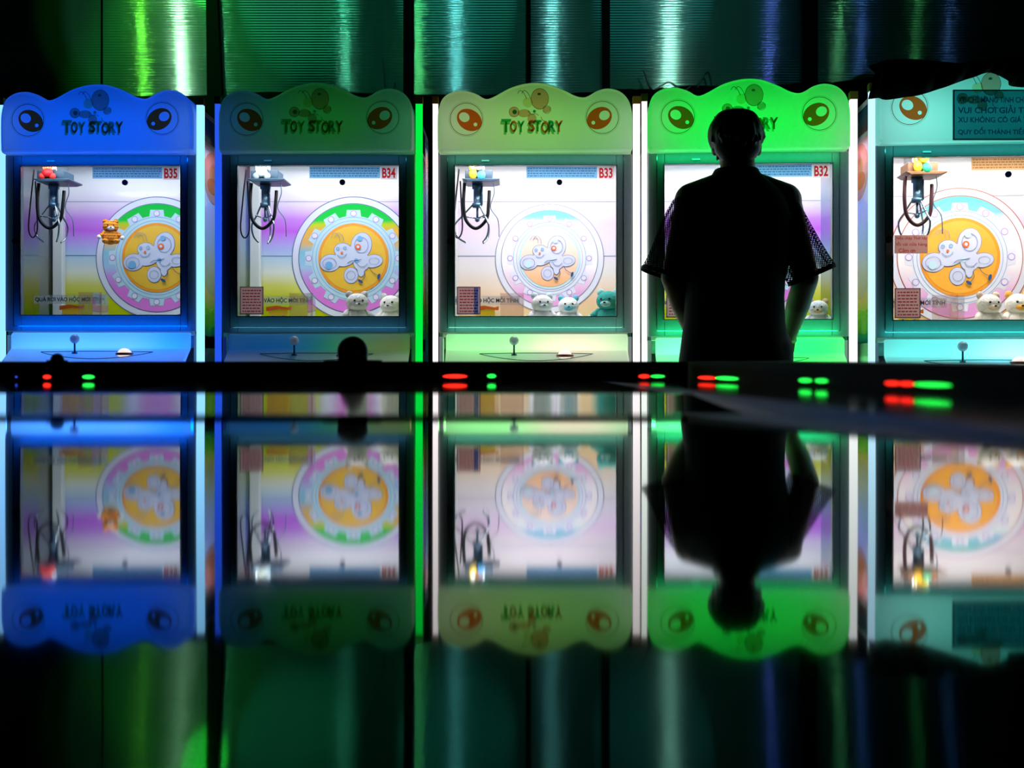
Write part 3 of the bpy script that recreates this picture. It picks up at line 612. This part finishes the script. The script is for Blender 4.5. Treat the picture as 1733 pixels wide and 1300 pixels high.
machine('B32', .912, 4.84, -.018, -.05, [(0, 0, .72, .2, (.0, 1.0, .05), 1.15)], [(-.2, .3, (.1, 1, .3), 4), (.15, .4, (.0, 1, .06), 6)],
        ((.9, 1, .92), 1.3), ((.9, .97, .95), 1.3), 1.0, ((.92, .97, 1), 8),
        'claw machine numbered B32 with vivid green sign, the one being played', -.02, ((.02, 1, .3), .5))
machine(None, 1.727, 4.60, -.03, -.07, [(0, 0, .72, .2, (.07, .75, .58), .9), (-.25, -.03, .2, .14, (.4, .85, .8), .2)], [(-.1, .5, (.12, .8, .75), 3), (.2, .3, (.3, .7, 1), 2)],
        ((.5, .82, 1), 1.3), ((.5, .9, .9), 1.3), 1.04, ((1, .93, .86), 9),
        'claw machine with aqua sign at the right edge, half out of view', -.185, ((.05, .7, .6), .32), tan=True)

# extra marks on the right-hand machine: taped note, board over the sign, black cover
def at(px, py, Y): return ((px-CX)/F*Y, Y, ZC+(HZ-py)/F*Y)
Yn = 4.60
a = at(1511, 430, Yn); b = at(1567, 399, Yn)
m = MB(); m.flat([(a[0], a[2]), (b[0], a[2]), (b[0], b[2]), (a[0], b[2])], Yn-.019, 0)
def pz(py): return at(0, py, Yn)[2]
def pxx(px): return at(px, 0, Yn)[0]
for s_, u0, u1, r0, r1 in [('Nếu chạy Thời hãy', 1514, 1566, 408, 400), ('lỗi cái cửa hàng', 1514, 1566, 418.5, 410.5), ('Cảm ơn', 1518, 1546, 428.5, 421)]:
    put_text(m, s_, pxx(u0), pxx(u1), pz(r0), pz(r1), Yn-.0212, 1, .012, .0)
o = m.build('handwritten_note', [shell('pink_card', lin('#d8a098'), .7, .0), M['redink']]); tag(o, 'small pink card with red handwriting taped to the right-edge machine window', 'note')
Yb = 4.49
m = MB(); a = at(1613, 237, Yb); b = at(1800, 152, Yb); m.box(a[0], b[0], Yb, Yb+.006, a[2], b[2], 0)
fr = .004
for x0, x1, z0, z1 in [(a[0], b[0], b[2]-fr, b[2]), (a[0], b[0], a[2], a[2]+fr), (a[0], a[0]+fr, a[2], b[2])]: m.box(x0, x1, Yb-.003, Yb, z0, z1, 1)
for s_, u1, r0, r1 in [('XU CHỈ MANG TÍNH CHẤT', 1745, 174, 159), ('VUI CHƠI GIẢI TRÍ', 1745, 192, 178), ('XU KHÔNG CÓ GIÁ TRỊ', 1750, 210, 196), ('QUY ĐỔI THÀNH TIỀN', 1738, 229, 215)]:
    put_text(m, s_, at(1621, 0, Yb)[0], at(u1, 0, Yb)[0], at(0, r0, Yb)[2], at(0, r1, Yb)[2], Yb-.002, 2, .018)
o = m.build('rules_board', [clear('tinted_board', (.20, .50, .56), .05, .12, lin('#128088')), pbr('board_edge', '#06181c', .5), ink('board_text', (.05, .16, .5), .3)])
tag(o, 'dark teal text board fixed over the aqua sign at the right edge', 'sign')
# black cover
cov = MB(); lower = spline([(a_, 0, b_) for a_, b_ in [(1470, 168), (1486, 166), (1500, 169), (1530, 165), (1560, 160), (1600, 147), (1640, 133), (1672, 123), (1690, 128), (1706, 137), (1712, 146), (1760, 148), (1900, 150)]], 5)
Yk = 4.505; v = []; f = []
for i, p in enumerate(lower):
    q_ = at(p.x, p.z, Yk+.012*math.sin(i*.9)); q1 = at(p.x, 112-12*math.sin(i*.1), Yk+.15); q2_ = at(p.x, 105, YW-.09)
    v += [q_, ((q_[0]*.5+q1[0]*.5), q_[1]-.01+.02*math.sin(i*1.1), q_[2]*.4+q1[2]*.6), q1, (q2_[0], q2_[1], min(q2_[2], 2.22))]
for i in range(len(lower)-1):
    for j in range(3): f.append((i*4+j, i*4+j+1, i*4+j+5, i*4+j+4))
cov.add(v, f); o = cov.build('cover_sheet', pbr('black_cover', '#030404', .9)); sm = o.modifiers.new('thick', 'SOLIDIFY'); sm.thickness = .002
for p in o.data.polygons: p.use_smooth = True
tag(o, 'black cover sheet draped over the top of the aqua sign at the right edge', 'cover')

# ---------------------------------------------------------------- plush toys
def plush(name, label, X, Y, Z, s, cols, kind, rz=0, group='plush toys in the claw machines', rx=0):
    R = empty(name, (X, Y, Z), rz, label, 'plush toy', group); R.rotation_euler = (rx, 0, rz)
    fur = pbr('plush_fur', cols[0], .9, noise=.12, nscale=90, bump=.5); ac = pbr('plush_accent', cols[1], .9, noise=.1, nscale=90, bump=.4)
    if kind == 'tiger': fur = tiger_mat(cols[0])
    m = MB(); m.ball((0, 0, .32*s), .34*s, 0, 24, 16, (1.05, .85, .95)); m.build('torso', fur, R, smooth=True)
    m = MB(); m.ball((0, -.04*s, .78*s), .30*s, 0, 24, 16, (1.12, .95, .92)); h = m.build('head', fur, R, smooth=True)
    m = MB(); m.ball((0, -.26*s, .70*s), .12*s, 0, 16, 10, (1.35, .8, .8)); m.build('muzzle', ac, h, smooth=True)
    m = MB()
    for q_ in (-1, 1): m.ball((q_*.12*s, -.295*s, .83*s), .033*s, 0, 12, 8)
    m.ball((0, -.365*s, .73*s), .03*s, 0, 12, 8, (1.4, .8, .8)); m.build('eyes_and_nose', M['black'], h, smooth=True)
    for q_ in (-1, 1):
        m = MB()
        if kind == 'bunny': m.ball((q_*.14*s, 0, 1.18*s), .1*s, 0, 14, 10, (.8, .5, 2.4), Matrix.Rotation(q_*.25, 3, 'Y'))
        else: m.ball((q_*.23*s, 0, 1.02*s), .11*s, 0, 14, 10, (1, .55, 1))
        m.build('ear', ac if kind != 'tiger' else fur, R, smooth=True)
        m = MB(); m.capsule((q_*.28*s, -.05*s, .48*s), (q_*.46*s, -.17*s, .32*s), .105*s, .085*s); m.build('arm', fur, R, smooth=True)
        m = MB(); m.ball((q_*.48*s, -.18*s, .30*s), .1*s, 0, 14, 10); m.build('paw', ac, R, smooth=True)
        m = MB(); m.capsule((q_*.17*s, -.12*s, .14*s), (q_*.26*s, -.36*s, .12*s), .12*s, .11*s); m.build('leg', fur, R, smooth=True)
    return R
def tiger_mat(col):
    m, nt, out = newmat('tiger_fur'); b = nt.nodes.new('ShaderNodeBsdfPrincipled'); b.inputs['Roughness'].default_value = .9
    tc = nt.nodes.new('ShaderNodeTexCoord'); wv = nt.nodes.new('ShaderNodeTexWave'); wv.bands_direction = 'Z'; wv.inputs['Scale'].default_value = 26; wv.inputs['Distortion'].default_value = 5; wv.inputs['Detail Scale'].default_value = 14
    nt.links.new(tc.outputs['Object'], wv.inputs[0]); r = nt.nodes.new('ShaderNodeValToRGB'); r.color_ramp.elements[0].color = (.02, .01, .0, 1); r.color_ramp.elements[0].position = .12; r.color_ramp.elements[1].color = (*lin(col), 1); r.color_ramp.elements[1].position = .25
    nt.links.new(wv.outputs['Fac'], r.inputs[0]); nt.links.new(r.outputs[0], b.inputs['Base Color']); nt.links.new(b.outputs[0], out.inputs[0]); return m
def wp(px, Y): return (px-CX)/F*Y
plush('plush_tiger', 'orange tiger plush with white paws caught mid-window of the B35 machine', wp(187, 5.40), 5.40, ZC+(HZ-414)/F*5.40, .098, ('#f09018', '#e8e4dc'), 'tiger', .35)
PF = .967
for nm, lb, px, Y, z, s, cols, kind, rz in [
    ('plush_bear', 'white plush with dark eyes beside the right bottom corner of the B34 window', 604, 5.20, PF, .14, ('#e8e2dc', '#d8d0c8'), 'bear', .3),
    ('plush_bear', 'white plush lying in the very bottom right corner of the B34 window', 662, 5.34, PF, .14, ('#ece4da', '#d0ccc8'), 'bear', -.2),
    ('plush_bear', 'white round plush at the bottom centre of the B33 window', 917, 5.22, PF, .135, ('#e6e8ea', '#c8dce4'), 'bear', .2),
    ('plush_bear', 'white and light-blue plush in the B33 window, between the white one and the teal one', 962, 5.30, PF, .13, ('#e8eaec', '#5cb4cc'), 'bear', 0),
    ('plush_bear', 'teal plush in the bottom right corner of the B33 window', 1030, 5.22, PF, .15, ('#2a9c94', '#9cd4d0'), 'bear', -.4),
    ('plush_bear', 'white plush behind glass at the bottom right of the B32 window', 1385, 5.02, PF-.018, .12, ('#e4e4e8', '#d8b890'), 'bear', -.3),
    ('plush_bear', 'white plush at the bottom of the aqua-signed machine window, behind the wheel print foot', 1672, 4.85, PF-.03, .145, ('#ece6de', '#e0c8b0'), 'bear', .2),
    ('plush_bunny', 'white plush at the bottom right edge of the aqua-signed machine window', 1722, 4.90, PF-.03, .15, ('#f0ece6', '#f0b050'), 'bear', 0)]:
    plush(nm, lb, wp(px, Y), Y, z, s, cols, kind, rz)

# ---------------------------------------------------------------- game table: the glossy black top lies just under the lens
H0 = .0135
pts = [(1320, -80), (1105, 145), (998, 255), (980, 280), (755, 535), (735, 565), (702, 602)]
def dmap(y):
    for (a, b), (c, d_) in zip(pts, pts[1:]):
        if c <= y <= a: return b+(d_-b)*(a-y)/(a-c)
    return -80 if y > 1320 else None
prof = [(-.40, -H0), (.035, -H0)]; x, z = .035, -H0; tail = None
YR = 1.42
while x < YR-.02:
    dx = .002 if x < .3 else .005
    y = HZ - F*z/x; yd = dmap(y)
    if yd is not None: zt = (HZ-yd)/F*5.0; t = ((zt-z)/(5.0-x) + z/x)/2
    elif y > 667: zt = (HZ-527)/F*5.0; t = ((zt-z)/(5.0-x) + z/x)/2
    else:
        if tail is None: tail = (x, z, t)
        t = (-.0135-tail[1])/(YR-tail[0])
    x += dx; z += t*dx; prof.append((x, z))
prof.append((YR+.03, z)); print('table profile', len(prof), 'end', x, z, 'tail', tail)
def tz(y):
    for (a, b), (c, d_) in zip(prof, prof[1:]):
        if a <= y <= c: return ZC+b+(d_-b)*(y-a)/(c-a)
    return ZC+prof[-1][1]
TB = empty('game_table', (0, .5, 0), 0, 'glossy black game table in the foreground, mirroring the claw machines', 'game table')
def tpart(mb, name, mats, smooth=False, **k):
    mb.v = [(a, b-.5, c) for a, b, c in mb.v]; return mb.build(name, mats, TB, smooth, **k)
m = MB(); v = []; f = []; XL, XR = -1.25, .10
for y, z in prof: v += [(XL, y, ZC+z), (XR, y, ZC+z)]
for i in range(len(prof)-1): f.append((2*i, 2*i+1, 2*i+3, 2*i+2))
m.add(v, f)
gt = pbr('black_glass', '#020303', .035, noise=.0); gt.node_tree.nodes['Principled BSDF'].inputs['IOR'].default_value = 1.5
tpart(m, 'table_glass', gt, True)
m = MB(); v = []; f = []
def bz_(y): return ZC-(.0118+max(0, min(1, (y-.8)/.62))*.0017)
bp_ = [-.4, .8, 1.0, 1.2, 1.45]
for y in bp_: v += [(XR, y, bz_(y)), (.215, y, bz_(y))]
for i in range(4): f.append((2*i, 2*i+1, 2*i+3, 2*i+2))
m.add(v, f); bl = pbr('brown_lacquer', '#241009', .05); bl.node_tree.nodes['Principled BSDF'].inputs['IOR'].default_value = 1.16; tpart(m, 'table_border', bl, True)
m = MB(); m.box(XR-.0012, XR+.0012, .1, YR, 0, 0)
m = MB(); v = []; f = []
for y, z in prof[2:]: v += [(XR-.0003, y, ZC+z), (XR-.0001, y, max(ZC+z, bz_(y))+.0001), (XR+.0001, y, bz_(y))]
for i in range(len(prof)-3): f += [(3*i, 3*i+1, 3*i+4, 3*i+3), (3*i+1, 3*i+2, 3*i+5, 3*i+4)]
m.add(v, f); tpart(m, 'border_seam', M['dark'], False)
# rails
rm = pbr('rail_lacquer', '#120507', .45, spec=.1); rm.node_tree.nodes['Principled BSDF'].inputs['IOR'].default_value = 1.12
m = MB(); m.box(XL-.06, .20, YR, YR+.07, ZC-.03, ZC+.0088); tpart(m, 'far_rail', rm, bevel=.002)
m = MB(); n = 30; v = []; f = []
for i in range(n+1):
    y = -.4+(YR+.47)*i/n; top = ZC+(.0016+max(0, (y-.49)/(1.3-.49))*.0068); v += [(.205, y, ZC-.03), (.205, y, min(top, ZC+.0088)), (.29, y, min(top, ZC+.0088)), (.29, y, ZC-.03)]
for i in range(n):
    for k_ in range(4): j = (k_+1) % 4; f.append((4*i+k_, 4*i+j, 4*i+4+j, 4*i+4+k_))
f += [(0, 1, 2, 3), (4*n, 4*n+3, 4*n+2, 4*n+1)]
m.add(v, f); tpart(m, 'side_rail', rm)
m = MB(); m.box(XL-.06, XL, -.4, YR, ZC-.03, ZC+.0088); tpart(m, 'side_rail', rm)
m = MB(); m.box(XL, .26, -.38, YR+.03, .12, ZC-.04); tpart(m, 'table_body', pbr('table_body', '#07090b', .4), bevel=.01)
m = MB(); m.box(XL+.1, .2, -.3, YR-.05, 0, .12); tpart(m, 'table_plinth', M['ply'])
# indicator lights set in the rails
er, eg, eb = emis('red_led', (1, .02, .01), 2.2), emis('green_led', (.02, 1, .08), 1.8), emis('blue_led', (.05, .1, 1), 1.0)
def led_far(px, py, w_, mt, h=.0022):
    x = (px-CX)/F*YR; z = ZC+(HZ-py)/F*YR; m = MB(); n = 18
    m.disc(x, z, w_/F*YR/2, YR-.0015, 0, n, h, th=.003); tpart(m, 'indicator_light', mt)
for a in [(80, 638, 13, er), (150, 638, 20, eg), (28, 638, 3, eb, .001), (770, 637, 42, er), (832, 636.5, 15, eg), (1090, 637, 19, er), (1113, 637, 24, eg, .0017)]: led_far(*a)
def led_side(p0, p1, mt, h=.0016):
    y0, y1 = .205/((p1-CX)/F), .205/((p0-CX)/F); m = MB(); ym0 = (y0+y1)/2; zz = bz_(ym0)+.0042; h = h*min(1.1, ym0); n = 18; ym, hy = (y0+y1)/2, (y1-y0)/2
    P = [(ym+hy*math.cos(2*math.pi*k_/n), zz+h*math.sin(2*math.pi*k_/n)) for k_ in range(n)]
    m.add([(.2035, a_, b_) for a_, b_ in P]+[(.2052, a_, b_) for a_, b_ in P], [list(range(n))]+[[k_, (k_+1) % n, n+(k_+1) % n, n+k_] for k_ in range(n)]); tpart(m, 'indicator_light', mt)
for a in [(1183, 1212, er), (1213, 1250, eg), (1355, 1374, eg), (1383, 1401, eg), (1502, 1523, er), (1527, 1547, er), (1551, 1611, eg)]: led_side(*a)
def knob(px, r, zt_, base, lb):
    x = (px-CX)/F*(YR+.03); m = MB(); zc_ = ZC+zt_-r
    m.ball((x, YR+.03, zc_), r, 0, 28, 18); m.tube([(x, YR+.03, ZC+.008), (x, YR+.03, zc_)], r*.9 if base < .02 else r*.96, 0, 24)
    m.tube([(x, YR+.03, ZC+.0086), (x, YR+.03, ZC+.0105)], base, 0, 32); tpart(m, 'joystick', M['dark'], True, label=lb)
knob(597, .0180, (HZ-569)/F*(YR+.03), .034, 'large black ball-top joystick')
knob(97, .0078, (HZ-598)/F*(YR+.03), .012, 'small black knob')

# ---------------------------------------------------------------- the player
YP = 4.35; SP = F/YP
def P_(px, py, dy=0.0): return Vector(((px-CX)/SP, YP+dy, ZC+(HZ-py)/SP))
PR = empty('person', (.785, YP, 0), 0, 'person seen from behind in a loose black short-sleeved shirt, hands on the controls', 'person')
def pbuild(mb, name, mats, smooth=True, voxel=None, smoothit=0, parent=None, **k):
    mb.v = [(a-.785, b-YP, c) for a, b, c in mb.v]; o = mb.build(name, mats, None, smooth)
    if voxel:
        r = o.modifiers.new('r', 'REMESH'); r.mode = 'VOXEL'; r.voxel_size = voxel; r.use_smooth_shade = True
        if smoothit: s_ = o.modifiers.new('s', 'SMOOTH'); s_.factor = .5; s_.iterations = smoothit
        bpy.context.view_layer.update(); me = bpy.data.meshes.new_from_object(o.evaluated_get(bpy.context.evaluated_depsgraph_get())); o.modifiers.clear(); o.data = me
        for p in me.polygons: p.use_smooth = True
        if not me.materials: me.materials.append(mats)
    o.parent = parent or PR
    return o
skin = pbr('skin', '#8a5a44', .5, noise=.08)
b = MB(); X = .785
hd = Vector((X, YP+.03, 1.598))
b.ball(hd, .088, 0, 28, 20, (.86, 1.08, 1.18)); b.ball(hd+Vector((0, .055, -.055)), .055, 0, 20, 14, (.95, .9, 1.0))
b.ball(hd+Vector((0, .098, -.02)), .014, 0, 12, 8, (.8, 1.2, 1.5)); b.ball(hd+Vector((0, .085, -.062)), .016, 0, 12, 8, (1.5, .7, .5))
for s_ in (-1, 1):
    b.ball(hd+Vector((s_*.078, 0, -.022)), .030, 0, 14, 10, (.35, .7, 1.05)); b.ball(hd+Vector((s_*.03, .083, .008)), .012, 0, 12, 8)
b.capsule((X, YP+.015, 1.56), (X, YP, 1.44), .058, .064)
b.ball((X, YP, 1.32), .16, 0, 24, 16, (1.05, .62, 1.0)); b.ball((X, YP, 1.12), .15, 0, 24, 16, (.95, .68, 1.3)); b.ball((X, YP, .92), .155, 0, 24, 16, (1.05, .72, .9))
ARM = {-1: [(.625, 0, 1.385), (.560, .0, 1.12), (.655, .20, .935), (.80, .352, .905)], 1: [(.945, 0, 1.385), (1.022, .0, 1.12), (1.01, .22, .925), (1.02, .345, .895)]}
for s_ in (-1, 1):
    a = [Vector((p[0], YP+p[1], p[2])) for p in ARM[s_]]
    b.capsule((X+s_*.07, YP, 1.42), a[0], .06, .062); b.capsule(a[0], a[1], .058, .043); b.capsule(a[1], a[1].lerp(a[2], .45), .043, .043); b.capsule(a[1].lerp(a[2], .45), a[2], .043, .029); 
    d_ = (a[3]-a[2]).normalized(); hw = a[2]+d_*.035; palm = a[2]+d_*.075
    b.capsule(a[2], hw, .027, .026)
    side = Vector((0, 0, 1)).cross(d_).normalized()
    b.capsule(hw-side*.016, palm-side*.026, .018, .014); b.capsule(hw, palm, .019, .015); b.capsule(hw+side*.016, palm+side*.026, .018, .014)
    for k_, off in enumerate((-.032, -.011, .011, .031)):
        L1 = (.032, .036, .034, .027)[k_] if s_ < 0 else (.027, .034, .036, .032)[k_]
        p0 = palm+side*off; p1 = p0+d_*L1+Vector((0, 0, .006)); p2 = p1+d_*L1*.6+Vector((0, 0, -.018)); p3 = p2+d_*.006+Vector((0, 0, -.018))
        b.capsule(p0, p1, .0095, .009); b.capsule(p1, p2, .0088, .0082); b.capsule(p2, p3, .008, .0072)
    tsd = side*s_
    t0 = hw+tsd*.02; t1 = t0+tsd*.022+d_*.022; t2 = t1+d_*.028+tsd*.004-Vector((0, 0, .008))
    b.capsule(t0, t1, .013, .011); b.capsule(t1, t2, .0105, .009)
for s_ in (-1, 1):
    hp = Vector((X+s_*.085, YP, .90)); kn = Vector((X+s_*.10, YP+.02, .49)); an = Vector((X+s_*.115, YP-.01, .09))
    b.capsule(hp, kn, .088, .058); b.capsule(kn, kn.lerp(an, .3), .056, .058); b.capsule(kn.lerp(an, .3), an, .058, .036)
    b.capsule(an, an+Vector((s_*.02, .12, -.045)), .035, .026)
pbuild(b, 'body', skin, voxel=.0055, smoothit=4)
# hair
h = MB(); hc = P_(1246, 226, .0)
h.ball((hc.x, YP+.012, hc.z-.002), .1, 0, 36, 24, (.97, 1.10, .90)); h.ball((hc.x-.026, YP-.0, hc.z+.032), .056, 0, 20, 14, (1, 1.2, .92)); h.ball((hc.x+.024, YP, hc.z+.037), .056, 0, 20, 14, (1, 1.2, .84)); h.ball((hc.x, YP-.025, hc.z-.052), .080, 0, 24, 16, (1.0, .80, .72))
rnd = random.Random(11)
for k_ in range(150):
    a = rnd.uniform(math.pi*.98, math.pi*2.02) if k_ % 3 else rnd.uniform(0, 2*math.pi); zt_ = rnd.uniform(-.9, .95)
    rr = math.sqrt(max(0, 1-zt_*zt_)); p = Vector((hc.x+.081*rr*math.cos(a), YP+.01+.104*rr*math.sin(a), hc.z+.083*zt_))
    if p.y > YP+.08 and zt_ < .2: continue
    q_ = p+Vector((.010*math.cos(a)+rnd.uniform(-.012, .012), .008*math.sin(a), -.022-rnd.uniform(0, .012)))
    h.tube([p, p.lerp(q_, .5)+Vector((.004*math.cos(a), .004*math.sin(a), 0)), q_], [.011, .008, .002], 0, 6)
pbuild(h, 'hair', pbr('black_hair', '#050404', .45, noise=.3, nscale=60), voxel=.0045, smoothit=5)
# shirt: fine open mesh fabric
def mesh_fabric():
    m, nt, out = newmat('open_mesh_fabric'); tc = nt.nodes.new('ShaderNodeTexCoord')
    sx = nt.nodes.new('ShaderNodeSeparateXYZ'); nt.links.new(tc.outputs['Object'], sx.inputs[0])
    def sinv(sock, sc):
        a_ = nt.nodes.new('ShaderNodeMath'); a_.operation = 'MULTIPLY'; a_.inputs[1].default_value = 2*math.pi/sc; nt.links.new(sock, a_.inputs[0])
        b_ = nt.nodes.new('ShaderNodeMath'); b_.operation = 'SINE'; nt.links.new(a_.outputs[0], b_.inputs[0]); return b_
    s1 = nt.nodes.new('ShaderNodeMath'); s1.operation = 'ADD'; nt.links.new(sx.outputs[0], s1.inputs[0]); nt.links.new(sx.outputs[2], s1.inputs[1])
    s2 = nt.nodes.new('ShaderNodeMath'); s2.operation = 'SUBTRACT'; nt.links.new(sx.outputs[0], s2.inputs[0]); nt.links.new(sx.outputs[2], s2.inputs[1])
    mu = nt.nodes.new('ShaderNodeMath'); mu.operation = 'MULTIPLY'; nt.links.new(sinv(s1.outputs[0], .012).outputs[0], mu.inputs[0]); nt.links.new(sinv(s2.outputs[0], .012).outputs[0], mu.inputs[1])
    gt_ = nt.nodes.new('ShaderNodeMath'); gt_.operation = 'GREATER_THAN'; gt_.inputs[1].default_value = .12; nt.links.new(mu.outputs[0], gt_.inputs[0])
    k_ = nt.nodes.new('ShaderNodeMath'); k_.operation = 'MULTIPLY'; k_.inputs[1].default_value = .92; nt.links.new(gt_.outputs[0], k_.inputs[0])
    d_ = nt.nodes.new('ShaderNodeBsdfDiffuse'); d_.inputs[0].default_value = (.012, .013, .016, 1); t = nt.nodes.new('ShaderNodeBsdfTransparent'); x_ = nt.nodes.new('ShaderNodeMixShader')
    nt.links.new(k_.outputs[0], x_.inputs[0]); nt.links.new(d_.outputs[0], x_.inputs[1]); nt.links.new(t.outputs[0], x_.inputs[2]); nt.links.new(x_.outputs[0], out.inputs[0]); return m
solid = pbr('black_cotton', '#0a0b0d', .85, noise=.2, nscale=200)
def loft(mb, rings, mfun=None, n=40, m=0):
    v = []; f = []
    for (c, ax, ay) in rings:
        for k_ in range(n):
            a = 2*math.pi*k_/n; v.append(tuple(c+ax*(math.copysign(abs(math.cos(a))**.85, math.cos(a)))+ay*(math.copysign(abs(math.sin(a))**.85, math.sin(a)))))
    for i in range(len(rings)-1):
        for k_ in range(n): j = (k_+1) % n; f.append((i*n+k_, i*n+j, (i+1)*n+j, (i+1)*n+k_))
    mb.add(v, f, m); 
    return mb
t = MB(); rows = [(640, 1148, 1342, .135), (608, 1150, 1339, .135), (575, 1154, 1333, .13), (545, 1156, 1329, .13), (505, 1158, 1326, .13), (470, 1157, 1328, .135), (435, 1152, 1334, .14), (400, 1146, 1338, .14), (370, 1143, 1342, .135), (350, 1143, 1340, .125), (334, 1150, 1334, .112), (318, 1164, 1318, .10), (305, 1186, 1300, .088), (294, 1206, 1286, .078), (286, 1212, 1280, .072)]
rg = []
for py, a, b_, dpt in rows:
    p = P_((a+b_)/2, py); w2 = (b_-a)/2/SP; rg.append((Vector((p.x, YP+.005, p.z)), Vector((w2, 0, 0)), Vector((0, dpt, 0))))
loft(t, rg, n=64)
o = pbuild(t, 'shirt_body', solid)
tx = bpy.data.textures.new('folds', 'CLOUDS'); tx.noise_scale = .16; dm = o.modifiers.new('f', 'DISPLACE'); dm.texture = tx; dm.strength = .016; dm.mid_level = .5
SH = o
mf = mesh_fabric()
for s_, sl in [(-1, [((1172, 312), (1222, 366), .09), ((1139, 338), (1206, 392), .095), ((1121, 370), (1188, 416), .095), ((1107, 408), (1174, 442), .095), ((1096, 434), (1165, 460), .098), ((1087, 451), (1158, 474), .10)]),
               (1, [((1270, 366), (1316, 314), .09), ((1290, 396), (1350, 342), .095), ((1304, 422), (1369, 376), .095), ((1318, 450), (1388, 410), .095), ((1326, 465), (1400, 430), .098), ((1334, 480), (1411, 447), .10)])]:
    mb = MB(); rg = []
    for pa, pb, dpt in sl:
        A, B = P_(*pa), P_(*pb); rg.append(((A+B)/2, (B-A)/2, Vector((0, dpt*.8, 0))))
    R5 = []
    for i in range(len(rg)-1):
        for t_ in (0, .25, .5, .75): R5.append(tuple(a_.lerp(b_, t_) for a_, b_ in zip(rg[i], rg[i+1])))
    R5.append(rg[-1]); loft(mb, R5, n=40); pbuild(mb, 'sleeve', mf)
    hm = MB(); c, ax, ay = rg[-1]; dn = Vector((-.35*s_*-1*-.0, 0, -.012)); loft(hm, [(c+Vector((0, 0, .004)), ax*1.01, ay*1.01), (c+Vector((s_*.004, 0, -.010)), ax*1.01, ay*1.01), (c+Vector((s_*.004, 0, -.010)), ax*.98, ay*.98)], n=36); pbuild(hm, 'sleeve_hem', solid)
cl = MB(); c = P_(1246, 289); loft(cl, [(Vector((c.x, YP+.005, c.z-.02)), Vector((.088, 0, 0)), Vector((0, .082, 0))), (Vector((c.x, YP+.003, c.z+.004)), Vector((.074, 0, 0)), Vector((0, .074, 0))), (Vector((c.x, YP+.003, c.z+.006)), Vector((.068, 0, 0)), Vector((0, .068, 0)))], n=36); pbuild(cl, 'collar', solid)
tr = MB()
def ring(x, y, z, a, b_): return (Vector((x, y, z)), Vector((a, 0, 0)), Vector((0, b_, 0)))
tr2 = MB()
b = MB(); b.ball((X, YP, .90), .17, 0, 28, 18, (1.02, .75, .85))
for s_ in (-1, 1): b.capsule((X+s_*.088, YP, .86), (X+s_*.105, YP+.02, .49), .105, .085); b.capsule((X+s_*.105, YP+.02, .49), (X+s_*.115, YP-.01, .12), .083, .075)
pbuild(b, 'trousers', pbr('dark_denim', '#0d1420', .8, noise=.2, nscale=120), voxel=.01, smoothit=4)
for s_ in (-1, 1):
    b = MB(); x_ = X+s_*.12; b.ball((x_, YP+.0, .05), .05, 0, 18, 12, (.9, 1.1, 1)); b.ball((x_+s_*.015, YP+.12, .04), .05, 0, 18, 12, (.95, 1.6, .8)); b.box(x_-.042, x_+.045, YP-.05, YP+.185, 0.001, .02)
    pbuild(b, 'shoe', pbr('dark_shoe', '#15161a', .6), voxel=.008, smoothit=3)
